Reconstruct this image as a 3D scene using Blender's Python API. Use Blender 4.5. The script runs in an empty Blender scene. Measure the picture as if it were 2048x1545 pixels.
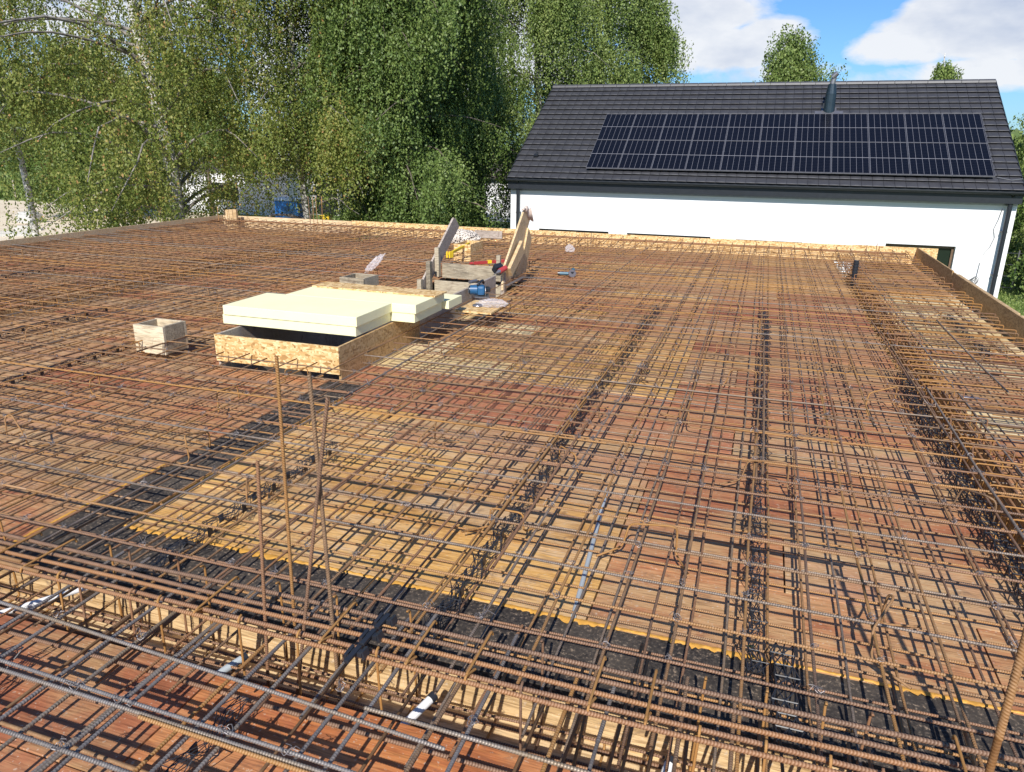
import bpy, bmesh, math, random
import numpy as np
from mathutils import Vector, Matrix, Euler
random.seed(7); RG=np.random.default_rng(7)
sc=bpy.context.scene
col=sc.collection
PI=math.pi
EYE=1.82
CAMM=np.array([[0.94825655,-0.10928474,0.2981046],[0.31725045,0.28852805,-0.90338459],[0.01271461,0.95121418,0.30826925]])
FPX=1470.0
def project(x,y,z):
    c=CAMM.T@np.array([x,y,z-EYE])
    if c[2]>-0.05: return None
    return 1024+FPX*c[0]/-c[2], 772.5-FPX*c[1]/-c[2]
def inframe(x,y,z,m=30):
    p=project(x,y,z)
    return p is not None and -m<p[0]<2048+m and -m<p[1]<1545+m
# ------------------------------------------------------------------ materials
def newmat(name):
    m=bpy.data.materials.new(name); m.use_nodes=True
    nt=m.node_tree; b=nt.nodes['Principled BSDF']
    return m,nt,b
def N(nt,t,**k):
    n=nt.nodes.new(t)
    for a,v in k.items():
        if a.startswith('i_'): n.inputs[a[2:].replace('_',' ')].default_value=v
        else: setattr(n,a,v)
    return n
def ramp(nt,stops,fac,interp='LINEAR'):
    r=nt.nodes.new('ShaderNodeValToRGB'); r.color_ramp.interpolation=interp
    e=r.color_ramp.elements
    while len(e)<len(stops): e.new(0.5)
    for i,(p,c) in enumerate(stops):
        e[i].position=p; e[i].color=(c[0],c[1],c[2],1)
    nt.links.new(fac,r.inputs[0]); return r.outputs[0]
def coords(nt,scale=(1,1,1),kind='Object',rot=(0,0,0)):
    tc=nt.nodes.new('ShaderNodeTexCoord'); mp=nt.nodes.new('ShaderNodeMapping')
    mp.inputs['Scale'].default_value=scale; mp.inputs['Rotation'].default_value=rot
    nt.links.new(tc.outputs[kind],mp.inputs[0]); return mp.outputs[0]
def noise(nt,vec,scale,detail=4,rough=.55,dist=0):
    n=nt.nodes.new('ShaderNodeTexNoise'); n.inputs['Scale'].default_value=scale
    n.inputs['Detail'].default_value=detail; n.inputs['Roughness'].default_value=rough; n.inputs['Distortion'].default_value=dist
    nt.links.new(vec,n.inputs['Vector']); return n.outputs['Fac']
def mix(nt,f,a,b,bt='MIX'):
    m=nt.nodes.new('ShaderNodeMix'); m.data_type='RGBA'; m.blend_type=bt
    for s,v in ((0,f),(6,a),(7,b)):
        if hasattr(v,'is_linked') or hasattr(v,'links'): nt.links.new(v,m.inputs[s])
        else: m.inputs[s].default_value=v if s==0 else (v[0],v[1],v[2],1)
    return m.outputs[2]
def math_(nt,op,a,b=0.0,c=None):
    m=nt.nodes.new('ShaderNodeMath'); m.operation=op
    for i,v in enumerate((a,b) if c is None else (a,b,c)):
        if hasattr(v,'links'): nt.links.new(v,m.inputs[i])
        else: m.inputs[i].default_value=v
    return m.outputs[0]
def bump(nt,b,h,strength=.4,dist=.005):
    n=nt.nodes.new('ShaderNodeBump'); n.inputs['Strength'].default_value=strength; n.inputs['Distance'].default_value=dist
    nt.links.new(h,n.inputs['Height']); nt.links.new(n.outputs[0],b.inputs['Normal'])
def rnd(nt):
    return nt.nodes.new('ShaderNodeObjectInfo').outputs['Random']
def add_rand_vec(nt,vec,amt=50):
    v=nt.nodes.new('ShaderNodeVectorMath'); v.operation='ADD'
    c=nt.nodes.new('ShaderNodeCombineXYZ'); r=math_(nt,'MULTIPLY',rnd(nt),amt)
    nt.links.new(r,c.inputs[0]); nt.links.new(r,c.inputs[1]); nt.links.new(vec,v.inputs[0]); nt.links.new(c.outputs[0],v.inputs[1])
    return v.outputs[0]
def plain(name,c,rough=.6,metal=0,var=.12,sc_=8,bmp=.0):
    m,nt,b=newmat(name); v=coords(nt)
    n=noise(nt,v,sc_,5,.6)
    c1=[x*(1-var*1.6) for x in c]; c2=[min(1,x*(1+var)) for x in c]
    o=ramp(nt,[(.3,c1),(.7,c2)],n); nt.links.new(o,b.inputs['Base Color'])
    b.inputs['Roughness'].default_value=rough; b.inputs['Metallic'].default_value=metal
    if bmp: bump(nt,b,noise(nt,v,sc_*8,4),bmp,.003)
    return m
def rebar_mat(name,cols,rough=.75,metal=.15):
    m,nt,b=newmat(name)
    v=add_rand_vec(nt,coords(nt),70)
    n1=noise(nt,v,2.4,5,.8); n2=noise(nt,v,45,4,.7)
    r=rnd(nt)
    f=math_(nt,'ADD',math_(nt,'MULTIPLY',n1,.75),math_(nt,'MULTIPLY',r,.55))
    f=math_(nt,'SUBTRACT',f,.15)
    c=ramp(nt,[(.15,cols[0]),(.38,cols[1]),(.55,cols[2]),(.8,cols[3])],f)
    c=mix(nt,math_(nt,'MULTIPLY',n2,.7),c,ramp(nt,[(.35,(.055,.035,.025)),(.65,cols[4])],n2))
    at=nt.nodes.new('ShaderNodeAttribute'); at.attribute_name='rib'
    ribf=at.outputs['Fac']
    c=mix(nt,1.0,c,ramp(nt,[(0,(.60,.55,.52)),(.5,(1,1,1)),(1,(1.0,1.0,1.0))],math_(nt,'ADD',math_(nt,'MULTIPLY',ribf,.5),.5)),'MULTIPLY')  # groove shade and crest glints painted in, along with worn crests and rust
    c=mix(nt,math_(nt,'MULTIPLY',math_(nt,'MAXIMUM',ribf,0.0),.22),c,(.55,.42,.32))
    nt.links.new(c,b.inputs['Base Color'])
    rr=math_(nt,'SUBTRACT',rough,math_(nt,'MULTIPLY',math_(nt,'MAXIMUM',ribf,0.0),.15)); nt.links.new(rr,b.inputs['Roughness']); b.inputs['Metallic'].default_value=metal
    # small ribs for the bars too far to carry them in the mesh
    w=nt.nodes.new('ShaderNodeTexWave'); w.inputs['Scale'].default_value=32; w.inputs['Distortion'].default_value=0.4
    w.inputs['Detail'].default_value=0
    nt.links.new(coords(nt,(1,.5,.5)),w.inputs['Vector'])
    hh=math_(nt,'ADD',math_(nt,'MULTIPLY',w.outputs['Fac'],.8),n2)
    bump(nt,b,hh,.5,.0015)
    return m
RUST=rebar_mat('rebar_rust',[(.15,.10,.065),(.27,.155,.075),(.40,.20,.065),(.52,.25,.05),(.34,.22,.13)])
RUSTB=rebar_mat('rebar_brown',[(.14,.085,.055),(.25,.13,.07),(.34,.16,.07),(.42,.19,.06),(.30,.18,.11)])
ORANGE=rebar_mat('rebar_orange',[(.33,.17,.05),(.42,.2,.05),(.5,.24,.06),(.5,.26,.08),(.3,.16,.06)])
BLUE=rebar_mat('rebar_new_steel',[(.13,.125,.125),(.20,.195,.20),(.25,.245,.25),(.30,.22,.13),(.30,.27,.23)],.6,.3)
GREYB=rebar_mat('rebar_grey',[(.15,.12,.095),(.22,.175,.14),(.27,.21,.16),(.34,.23,.13),(.33,.27,.22)],.6,.25)
def wood(name,stops,gscale=(1.6,26,26),rough=.7,rand=.5,axis='X',stain=None):
    m,nt,b=newmat(name)
    s=gscale if axis=='X' else (gscale[1],gscale[0],gscale[2])
    v=add_rand_vec(nt,coords(nt,s),90)
    v2=add_rand_vec(nt,coords(nt,(1,2.2,2.2) if axis=='X' else (2.2,1,2.2)),90)
    n1=noise(nt,v,1.6,6,.62,.6); n2=noise(nt,v2,2.3,4,.6)
    f=math_(nt,'ADD',math_(nt,'MULTIPLY',n1,.55),math_(nt,'MULTIPLY',n2,.45))
    f=math_(nt,'ADD',f,math_(nt,'MULTIPLY',math_(nt,'SUBTRACT',rnd(nt),.5),rand*.5))
    c=ramp(nt,stops,f)
    if stain:
        for (sc1,lo,hi,cc,amt) in stain:
            sn=noise(nt,v2,sc1,5,.65,.5); c=mix(nt,ramp(nt,[(lo,(0,0,0)),(hi,(amt,amt,amt))],sn),c,cc)
    n3=noise(nt,coords(nt),55,3,.6)
    c=mix(nt,math_(nt,'MULTIPLY',math_(nt,'GREATER_THAN',n3,.64),.5),c,(.66,.55,.42))
    n4=noise(nt,coords(nt,(1,1,1),'Object'),7,6,.75,1.2); c=mix(nt,ramp(nt,[(.56,(0,0,0)),(.66,(.5,.5,.5))],n4),c,(.16,.10,.07))
    gr=noise(nt,v,5.5,3,.5)
    c=mix(nt,1.0,c,ramp(nt,[(.36,(.62,.58,.55)),(.55,(1,1,1))],gr),'MULTIPLY')
    nt.links.new(c,b.inputs['Base Color']); b.inputs['Roughness'].default_value=rough
    bump(nt,b,n1,.35,.002)
    return m
RED=wood('shutter_red',[(.3,(.28,.10,.045)),(.43,(.43,.155,.07)),(.55,(.52,.235,.10)),(.7,(.58,.35,.17))],stain=[(1.1,.42,.6,(.50,.31,.145),.8),(3.1,.5,.68,(.34,.10,.045),.6)])
REDD=wood('shutter_deep_red',[(.3,(.26,.075,.045)),(.43,(.38,.125,.06)),(.56,(.46,.185,.09)),(.72,(.54,.31,.15))],stain=[(1.1,.46,.66,(.48,.27,.13),.7)])
YEL=wood('shutter_yellow',[(.3,(.42,.22,.07)),(.45,(.62,.34,.10)),(.6,(.72,.42,.13)),(.75,(.66,.46,.27))],stain=[(1.2,.45,.65,(.60,.42,.24),.8),(2.7,.55,.7,(.55,.27,.06),.6)])
TAN=wood('shutter_tan',[(.3,(.30,.18,.09)),(.45,(.46,.28,.13)),(.6,(.56,.37,.19)),(.75,(.54,.26,.11))],stain=[(1.2,.45,.62,(.50,.24,.13),.7)])
PALE=wood('shutter_pale_yellow',[(.3,(.6,.42,.2)),(.5,(.78,.6,.3)),(.7,(.8,.66,.42))])
ORR=wood('shutter_orange_red',[(.28,(.26,.085,.035)),(.42,(.50,.17,.055)),(.56,(.62,.26,.085)),(.72,(.68,.38,.17))],stain=[(1.4,.48,.66,(.60,.30,.13),.7),(3.0,.55,.72,(.40,.12,.07),.6)])
PLK=wood('plank_pine',[(.3,(.48,.31,.14)),(.5,(.68,.48,.25)),(.7,(.76,.58,.35))],(2,22,22))
PLKG=wood('plank_grey',[(.3,(.24,.19,.15)),(.5,(.42,.35,.29)),(.7,(.52,.45,.38))],(2,22,22))
PLKW=wood('plank_weathered',[(.3,(.20,.17,.12)),(.5,(.44,.37,.26)),(.7,(.56,.48,.34))],(2,22,22))
def osb(name,c1,c2,c3):
    m,nt,b=newmat(name)
    def flakes(rot,sc3,off):
        v=coords(nt,tuple(q*1.35 for q in sc3),rot=rot)
        vo=nt.nodes.new('ShaderNodeTexVoronoi'); vo.inputs['Scale'].default_value=1; nt.links.new(v,vo.inputs['Vector'])
        s=nt.nodes.new('ShaderNodeSeparateColor'); nt.links.new(vo.outputs['Color'],s.inputs[0]); return s.outputs[off],s.outputs[(off+1)%3]
    a,a2=flakes((0,.6,.5),(14,45,45),0); c,d2=flakes((0,-.7,-.6),(38,14,38),1)
    f=mix(nt,math_(nt,'GREATER_THAN',a2,.5),a,c)
    bw=nt.nodes.new('ShaderNodeRGBToBW'); nt.links.new(f,bw.inputs[0])
    o=ramp(nt,[(.0,c1),(.35,c2),(1,c3)],bw.outputs[0])
    nt.links.new(o,b.inputs['Base Color']); b.inputs['Roughness'].default_value=.7
    bump(nt,b,bw.outputs[0],.3,.003); return m
OSB=osb('osb_board',(.34,.18,.055),(.62,.39,.15),(.84,.63,.34))
OSB_SHADED=osb('osb_board_shaded',(.26,.15,.06),(.44,.27,.11),(.56,.38,.19))  # darker copy of the OSB, shade of the side faces put into the colour
BLACKP=plain('black_plastic',(.022,.025,.032),.33)
m,nt,b=newmat('bitumen_felt'); BIT=m
v=coords(nt); n=noise(nt,v,70,3,.7)
dd=noise(nt,v,2.2,4,.6)
c=ramp(nt,[(.4,(.016,.013,.012)),(.58,(.06,.048,.038)),(.69,(.34,.25,.17))],n)
c=mix(nt,ramp(nt,[(.42,(0,0,0)),(.7,(.55,.55,.55))],dd),c,(.12,.095,.07)); nt.links.new(c,b.inputs['Base Color']); b.inputs['Roughness'].default_value=.85; bump(nt,b,n,.6,.003)
FOAMC=plain('yellow_foam_board',(.88,.835,.52),.8,0,.035,2.5,.25)
PU=plain('orange_foam',(.66,.34,.06),.6,0,.15,30,.6)
WIRE=plain('tie_wire',(.22,.2,.2),.5,.5)
WHITE=plain('white_plastic',(.75,.75,.74),.35,0,.03)
GREYP=plain('grey_plastic',(.38,.42,.44),.4,0,.05)
BLUEP=plain('blue_plastic',(.02,.10,.22),.4,0,.08)
TEAL=plain('teal_plastic',(.03,.12,.18),.4,0,.08)
REDP=plain('red_plastic',(.42,.05,.05),.4,0,.08)
YELP=plain('yellow_plastic',(.85,.6,.03),.45,0,.05)
METAL=plain('grey_metal',(.3,.29,.3),.35,.7,.1)
DARKM=plain('dark_metal',(.10,.09,.10),.4,.5,.1)
RENDER_W=plain('white_render',(.80,.80,.80),.9,0,.035,.6,.2)
SILL=plain('sill_white',(.8,.8,.8),.5,0,.02)
GUT=plain('anthracite_metal',(.025,.028,.034),.35,.2,.1)
BLOCK=plain('aerated_block',(.5,.49,.46),.9,0,.1,4,.3)
CLOTHT=plain('beige_cloth',(.62,.5,.42),.9,0,.15,25)
m,nt,b=newmat('tile_dark'); TILE=m
v=coords(nt); n=noise(nt,v,3,4); n2=noise(nt,v,160,2)
c=ramp(nt,[(.3,(.036,.036,.041)),(.7,(.056,.056,.062))],n); nt.links.new(c,b.inputs['Base Color'])
b.inputs['Roughness'].default_value=.55; bump(nt,b,n2,.2,.002)
# solar cells: six columns, fine busbars and a clear gap in the middle (object space, metres)
m,nt,b=newmat('solar_cells'); SOLAR=m
tc=nt.nodes.new('ShaderNodeTexCoord'); s=nt.nodes.new('ShaderNodeSeparateXYZ'); nt.links.new(tc.outputs['Object'],s.inputs[0])
def lines(nt,val,period,width):
    f=math_(nt,'FRACT',math_(nt,'DIVIDE',val,period)); a=math_(nt,'ABSOLUTE',math_(nt,'SUBTRACT',f,.5))
    return math_(nt,'GREATER_THAN',a,.5-width/period/2)
lx=lines(nt,s.outputs[0],.154,.008); ly=lines(nt,s.outputs[1],.0755,.006)
mid=math_(nt,'LESS_THAN',math_(nt,'ABSOLUTE',math_(nt,'SUBTRACT',s.outputs[1],.775)),.008)
c=mix(nt,math_(nt,'MULTIPLY',ly,.6),(.004,.0045,.008),(.035,.035,.045)); c=mix(nt,lx,c,(.16,.16,.18)); c=mix(nt,mid,c,(.26,.26,.28))
nt.links.new(c,b.inputs['Base Color']); b.inputs['Roughness'].default_value=.25; b.inputs['Specular IOR Level'].default_value=.25
m,nt,b=newmat('window_glass'); GLASS=m
b.inputs['Base Color'].default_value=(.012,.02,.014,1); b.inputs['Roughness'].default_value=.05
m,nt,b=newmat('clear_film'); FILM=m
v=coords(nt); n=noise(nt,v,30,4)
b.inputs['Base Color'].default_value=(.8,.75,.75,1); b.inputs['Roughness'].default_value=.25
b.inputs['Alpha'].default_value=.3; bump(nt,b,n,.8,.01)
def leafmat(name,cols,trans=.34):
    m=bpy.data.materials.new(name); m.use_nodes=True; nt=m.node_tree; nt.nodes.clear()
    o=nt.nodes.new('ShaderNodeOutputMaterial'); at=nt.nodes.new('ShaderNodeAttribute'); at.attribute_name='tone'
    c=ramp(nt,cols,at.outputs['Fac'])
    d=nt.nodes.new('ShaderNodeBsdfPrincipled'); d.inputs['Roughness'].default_value=.5; d.inputs['Specular IOR Level'].default_value=.35
    t=nt.nodes.new('ShaderNodeBsdfTranslucent'); mx=nt.nodes.new('ShaderNodeMixShader'); mx.inputs[0].default_value=trans
    nt.links.new(c,d.inputs['Base Color']); nt.links.new(c,t.inputs['Color'])
    nt.links.new(d.outputs[0],mx.inputs[1]); nt.links.new(t.outputs[0],mx.inputs[2]); nt.links.new(mx.outputs[0],o.inputs[0]); return m
LEAFA=leafmat('birch_leaf',[(0,(.085,.13,.022)),(.5,(.21,.25,.05)),(.93,(.36,.34,.09)),(1,(.46,.27,.10))])
LEAFB=leafmat('dark_leaf',[(0,(.055,.10,.02)),(.5,(.135,.20,.045)),(1,(.23,.29,.08))],.2)
LEAFC=leafmat('light_leaf',[(0,(.09,.15,.03)),(.5,(.20,.27,.07)),(1,(.31,.36,.11))],.25)
LEAFD=leafmat('brown_leaf',[(0,(.2,.09,.04)),(1,(.35,.16,.07))],.2)
m,nt,b=newmat('birch_bark'); BARK=m
v=coords(nt,(3,3,9)); n=noise(nt,v,1.5,4,.7)
c=ramp(nt,[(.34,(.06,.05,.045)),(.46,(.4,.38,.34)),(.6,(.62,.6,.56))],n); nt.links.new(c,b.inputs['Base Color']); b.inputs['Roughness'].default_value=.8
BARKM=plain('twig_bark',(.27,.24,.21),.85,0,.5,5)
BARKD=plain('grey_bark',(.16,.13,.10),.9,0,.3,6,.3)
m,nt,b=newmat('grass_ground'); GRASS=m
v=coords(nt); n=noise(nt,v,.35,5,.6); n2=noise(nt,v,9,4,.7)
f=math_(nt,'ADD',math_(nt,'MULTIPLY',n,.5),math_(nt,'MULTIPLY',n2,.5))
c=ramp(nt,[(.3,(.05,.085,.015)),(.5,(.11,.17,.03)),(.7,(.22,.25,.07))],f); nt.links.new(c,b.inputs['Base Color']); b.inputs['Roughness'].default_value=.9; bump(nt,b,n2,.8,.05)
m,nt,b=newmat('sand_ground'); SAND=m
v=coords(nt); n=noise(nt,v,.5,5,.6); n2=noise(nt,v,12,4,.7)
f=math_(nt,'ADD',math_(nt,'MULTIPLY',n,.6),math_(nt,'MULTIPLY',n2,.4))
c=ramp(nt,[(.3,(.52,.42,.28)),(.5,(.72,.60,.43)),(.7,(.80,.70,.54))],f); nt.links.new(c,b.inputs['Base Color']); b.inputs['Roughness'].default_value=.95; bump(nt,b,n2,.6,.03)
m,nt,b=newmat('patterned_cloth'); PAT=m
v=coords(nt); vo=nt.nodes.new('ShaderNodeTexVoronoi'); vo.feature='DISTANCE_TO_EDGE'; vo.inputs['Scale'].default_value=26; nt.links.new(v,vo.inputs['Vector'])
c=ramp(nt,[(.14,(.65,.57,.48)),(.2,(.04,.035,.03))],vo.outputs['Distance']); nt.links.new(c,b.inputs['Base Color']); b.inputs['Roughness'].default_value=.9
# ------------------------------------------------------------------ mesh helpers
def link(name,me,mat=None,parent=None,loc=(0,0,0),rot=None):
    o=bpy.data.objects.new(name,me); col.objects.link(o); o.location=loc
    if rot is not None: o.rotation_euler=rot
    if mat is not None: me.materials.append(mat)
    if parent is not None: o.parent=parent
    return o
def npmesh(name,V,F,smooth=False):
    """V (n,3), F (m,4) quads or (m,3)"""
    me=bpy.data.meshes.new(name); V=np.asarray(V,dtype=np.float32); F=np.asarray(F,dtype=np.int32)
    me.vertices.add(len(V)); me.vertices.foreach_set('co',V.ravel())
    k=F.shape[1]; me.loops.add(F.size); me.loops.foreach_set('vertex_index',F.ravel())
    me.polygons.add(len(F)); me.polygons.foreach_set('loop_start',np.arange(0,F.size,k,dtype=np.int32))
    try: me.polygons.foreach_set('loop_total',np.full(len(F),k,dtype=np.int32))
    except Exception: pass
    if smooth: me.polygons.foreach_set('use_smooth',np.ones(len(F),dtype=bool))
    me.update(calc_edges=True); return me
class MB:
    def __init__(s): s.bm=bmesh.new()
    def box(s,c,size,rot=(0,0,0),bev=0):
        r=bmesh.ops.create_cube(s.bm,size=1.0)
        M=Matrix.Translation(c)@Euler(rot).to_matrix().to_4x4()@Matrix.Diagonal((*size,1))
        bmesh.ops.transform(s.bm,matrix=M,verts=r['verts'])
        if bev:
            es=list({e for v in r['verts'] for e in v.link_edges})
            bmesh.ops.bevel(s.bm,geom=es,offset=bev,segments=2,affect='EDGES',profile=.6)
        return s
    def cyl(s,p0,p1,r0,r1=None,seg=12,cap=True):
        p0=Vector(p0);p1=Vector(p1);d=p1-p0;r1=r0 if r1 is None else r1
        q=d.to_track_quat('Z','Y').to_matrix().to_4x4()
        r=bmesh.ops.create_cone(s.bm,cap_ends=cap,segments=seg,radius1=r0,radius2=r1,depth=d.length)
        bmesh.ops.transform(s.bm,matrix=Matrix.Translation((p0+p1)/2)@q,verts=r['verts']); return s
    def tube(s,pts,r,seg=6):
        for a,b in zip(pts[:-1],pts[1:]): s.cyl(a,b,r,seg=seg)
        return s
    def sph(s,c,r,sub=2,scale=(1,1,1)):
        q=bmesh.ops.create_icosphere(s.bm,subdivisions=sub,radius=r)
        bmesh.ops.transform(s.bm,matrix=Matrix.Translation(c)@Matrix.Diagonal((*scale,1)),verts=q['verts']); return s
    def prism(s,poly,axis,a,b):
        """poly: 2D list; axis 'x': poly is (y,z) extruded x a..b"""
        def P(u,v,w): return {'x':(w,u,v),'y':(u,w,v),'z':(u,v,w)}[axis]
        A=[s.bm.verts.new(P(u,v,a)) for u,v in poly]; B=[s.bm.verts.new(P(u,v,b)) for u,v in poly]
        s.bm.faces.new(A); s.bm.faces.new(B[::-1]); n=len(poly)
        for i in range(n): s.bm.faces.new((A[i],B[i],B[(i+1)%n],A[(i+1)%n]))
        return s
    def done(s,name,mat,parent=None,loc=(0,0,0),rot=None,smooth=False):
        bmesh.ops.recalc_face_normals(s.bm,faces=s.bm.faces[:])
        me=bpy.data.meshes.new(name); s.bm.to_mesh(me); s.bm.free()
        if smooth:
            for p in me.polygons: p.use_smooth=True
        return link(name,me,mat,parent,loc,rot)
def tag(o,label,cat,group=None,kind=None):
    if label: o['label']=label
    if cat: o['category']=cat
    if group: o['group']=group
    if kind: o['kind']=kind
    return o
def thing(name,label,cat,loc=(0,0,0),rz=0,group=None,rot=None):
    o=bpy.data.objects.new(name,None); col.objects.link(o); o.location=loc
    o.rotation_euler=rot if rot else (0,0,rz); o.empty_display_size=.2
    return tag(o,label,cat,group)
def copytree(o,loc,rz=None,label=None):
    c=o.copy(); col.objects.link(c); c.location=loc
    if rz is not None: c.rotation_euler=(0,0,rz)
    if label: c['label']=label
    for ch in list(o.children):
        d=ch.copy(); col.objects.link(d); d.parent=c
        for g in list(ch.children):
            e=g.copy(); col.objects.link(e); e.parent=d
    return c
# tube along a local polyline, rings with their own radius
def tube_arrays(P,R,seg=8,slant=0.0):
    P=np.asarray(P,float); n=len(P)
    T=np.gradient(P,axis=0); T/=np.linalg.norm(T,axis=1)[:,None]+1e-9
    ref=np.array([0,0,1.0]) if abs(T[0][2])<.9 else np.array([0,1.0,0])
    U=np.cross(T,ref); U/=np.linalg.norm(U,axis=1)[:,None]+1e-9; W=np.cross(U,T)
    th=np.arange(seg)*2*PI/seg
    c=np.cos(th);s_=np.sin(th)
    V=P[:,None,:]+R[:,None,None]*(U[:,None,:]*c[None,:,None]+W[:,None,:]*s_[None,:,None])
    if slant: V=V+T[:,None,:]*(slant*np.sin(th+.6))[None,:,None]
    V=V.reshape(-1,3)
    i=np.arange(n-1)[:,None]*seg; j=np.arange(seg)[None,:]; k=(j+1)%seg
    F=np.stack([i+j,i+k,i+seg+k,i+seg+j],-1).reshape(-1,4)
    # end caps as quads fans (seg even)
    caps=[]
    for base in (0,(n-1)*seg):
        for q in range(1,seg-2,2): caps.append((base,base+q,base+q+1,base+q+2))
    F=np.vstack([F,np.array(caps)]); return V,F
NEAR=4.6
def bar_arrays(P0,P1,d,jit=.003,bend=None):
    """rebar between world points -> local arrays (origin P0, +X along the bar)"""
    P0=np.array(P0,float);P1=np.array(P1,float);L=np.linalg.norm(P1-P0);D=(P1-P0)/L
    s=[0.0]
    pitch=min(d*.85,.0095)
    while s[-1]<L:
        q=P0+D*s[-1]; dist=math.dist(q,(0,0,EYE))
        vis=dist<NEAR and inframe(*q,120)
        s.append(min(L,s[-1]+(pitch/2 if vis else .32)))
    s=np.array(s); n=len(s)
    st=np.diff(s,append=s[-1]+.3)
    near=st<.02
    R=np.full(n,d/2); idx=np.arange(n)
    R=np.where(near,np.where(idx%2==0,d/2-.0006,d/2+.0009),R); rib=np.where(near,np.where(idx%2==0,-1.0,1.0),0.0)
    ph=RG.uniform(0,6,4)
    wy=jit*(np.sin(s*2.1+ph[0])+.6*np.sin(s*4.7+ph[1])); wz=jit*.5*(np.sin(s*2.9+ph[2]))
    P=np.stack([s,wy,wz],1)
    sg=8 if near.any() else 6
    return tube_arrays(P,R,sg,slant=d*.36 if near.any() else 0)+(np.repeat(rib,sg),)
def place_bar(name,P0,P1,d,mat,jit=.003):
    V,F,n=bar_arrays(P0,P1,d,jit)
    me=npmesh(name,V,F,True)
    if np.any(n):
        at=me.attributes.new('rib','FLOAT','POINT'); at.data.foreach_set('value',n.astype(np.float32))
    o=link(name,me,mat)
    X=(Vector(P1)-Vector(P0)).normalized(); q=X.to_track_quat('X','Z')
    o.rotation_mode='QUATERNION'; o.rotation_quaternion=q; o.location=P0
    return o
ZT=.172; DT=.011
# ------------------------------------------------------------------ setting: ground
def sheet(name,x0,x1,y0,y1,z,mat,div=1):
    me=npmesh(name,[(x0,y0,z),(x1,y0,z),(x1,y1,z),(x0,y1,z)],[(0,1,2,3)]); o=link(name,me,mat); o['kind']='structure'; return o
GZ=-2.75
sheet('ground',-900,900,-900,900,GZ,GRASS)
poly=[(-75,24),(-48,18),(-13.5,15),(-12.6,-6),(3.6,-6),(3.6,16.5),(-2,19.2),(-8,19),(-14,24),(-19,38),(-34,42),(-52,45),(-80,46)]
bmq=MB(); 
vs=[bmq.bm.verts.new((x,y,GZ+.006)) for x,y in poly]; bmq.bm.faces.new(vs); bmesh.ops.triangulate(bmq.bm,faces=bmq.bm.faces[:])
o=bmq.done('sand',SAND); o['kind']='structure'
# ------------------------------------------------------------------ building under the deck
X0,X1,YF=-11.79,2.58,14.32
bw=thing('building_walls','grey block walls of the storey under the formwork deck','building',(0,0,GZ))
for nm,c,sz in (('wall',(X0+.3,7.2,1.3),(.24,14,2.5)),('wall',(X1-.3,7.2,1.3),(.24,14,2.5)),('wall',((X0+X1)/2,YF-.3,1.3),(13.4,.24,2.5)),('wall',((X0+X1)/2,2.3,1.2),(13.2,.36,2.36)),('wall',(-3.03,7.2,1.2),(.3,9.6,2.36))):
    MB().box(c,sz).done(nm,BLOCK,bw)
MB().box(((X0+X1)/2,7.2,.08),(13,13.4,.12)).done('floor_slab',BLOCK,bw)
# ------------------------------------------------------------------ formwork panels
WELL=(-4.30,-3.10,4.95,9.55)
def colour(cx,cy):
    r=random.random()
    if cx>1.5: return PALE if (8<cy<11 or r<.25) else (TAN if r<.6 else RED)
    if cy<1.8: return random.choice([ORR,ORR,ORR,RED])
    if -2.9<cx<-.5 and cy<4.5: return YEL if r<.93 else TAN
    if -3.1<cx<-2.4 and 4.9<cy<8: return PALE
    if -2.9<cx<.2 and 4.6<cy<5.4: return REDD
    if -2.9<cx<-.4 and 5.2<cy<8.2: return [YEL,TAN,RED,YEL][int(r*4)]
    if cx>=-.5 and 8.2<cy<9.3: return REDD
    if -1.5<cx<1.4 and cy>10.4: return [YEL,YEL,TAN,RED][int(r*4)]
    if cx>=-.6:
        return [RED,RED,TAN,TAN,RED,RED][int(r*6)]
    if cx<-3.2: return [RED,RED,TAN,RED,TAN,TAN][int(r*6)]
    return random.choice([RED,TAN,YEL])
pn=[0]
NAMES={RED.name:'dusty red',REDD.name:'deep red',YEL.name:'golden yellow',TAN.name:'greyish tan',PALE.name:'pale yellow',ORR.name:'orange red'}
def panel(x0,x1,y0,y1):
    g=.0034; x0+=g;x1-=g;y0+=g;y1-=g
    if x1-x0<.008 or y1-y0<.008: return
    cx,cy=(x0+x1)/2,(y0+y1)/2
    mt=colour(cx,cy); z=random.uniform(-.0022,.0022)
    b=MB().box((0,0,-.0135),(x1-x0,y1-y0,.027),(random.uniform(-.001,.001),random.uniform(-.0008,.0008),0),.0025)
    o=b.done('formwork_panel',mt,None,(cx,cy,z))
    c=NAMES[mt.name]
    if cy<1.8: w='before the beam trench'
    elif cx>1.5: w='in the strip beside the right edge board'
    elif cx<-8.1: w='in the strip along the left edge board'
    elif cx<-3.2: w='left of the stairwell'+(', near' if cy<5 else ', far' if cy>10 else '')
    elif cy<4.95: w='between the black felt and the stairwell'
    elif cy>10: w='beyond the stairwell'
    else: w='right of the foam sheets'
    if cx>=-.5 and cx<1.5 and cy>=1.8: w='at the right, '+('near' if cy<6 else 'mid' if cy<10 else 'far')+' part of the deck'
    tag(o,f'{c} shuttering panel {w}','formwork panel','shuttering panels of the deck')
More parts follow.
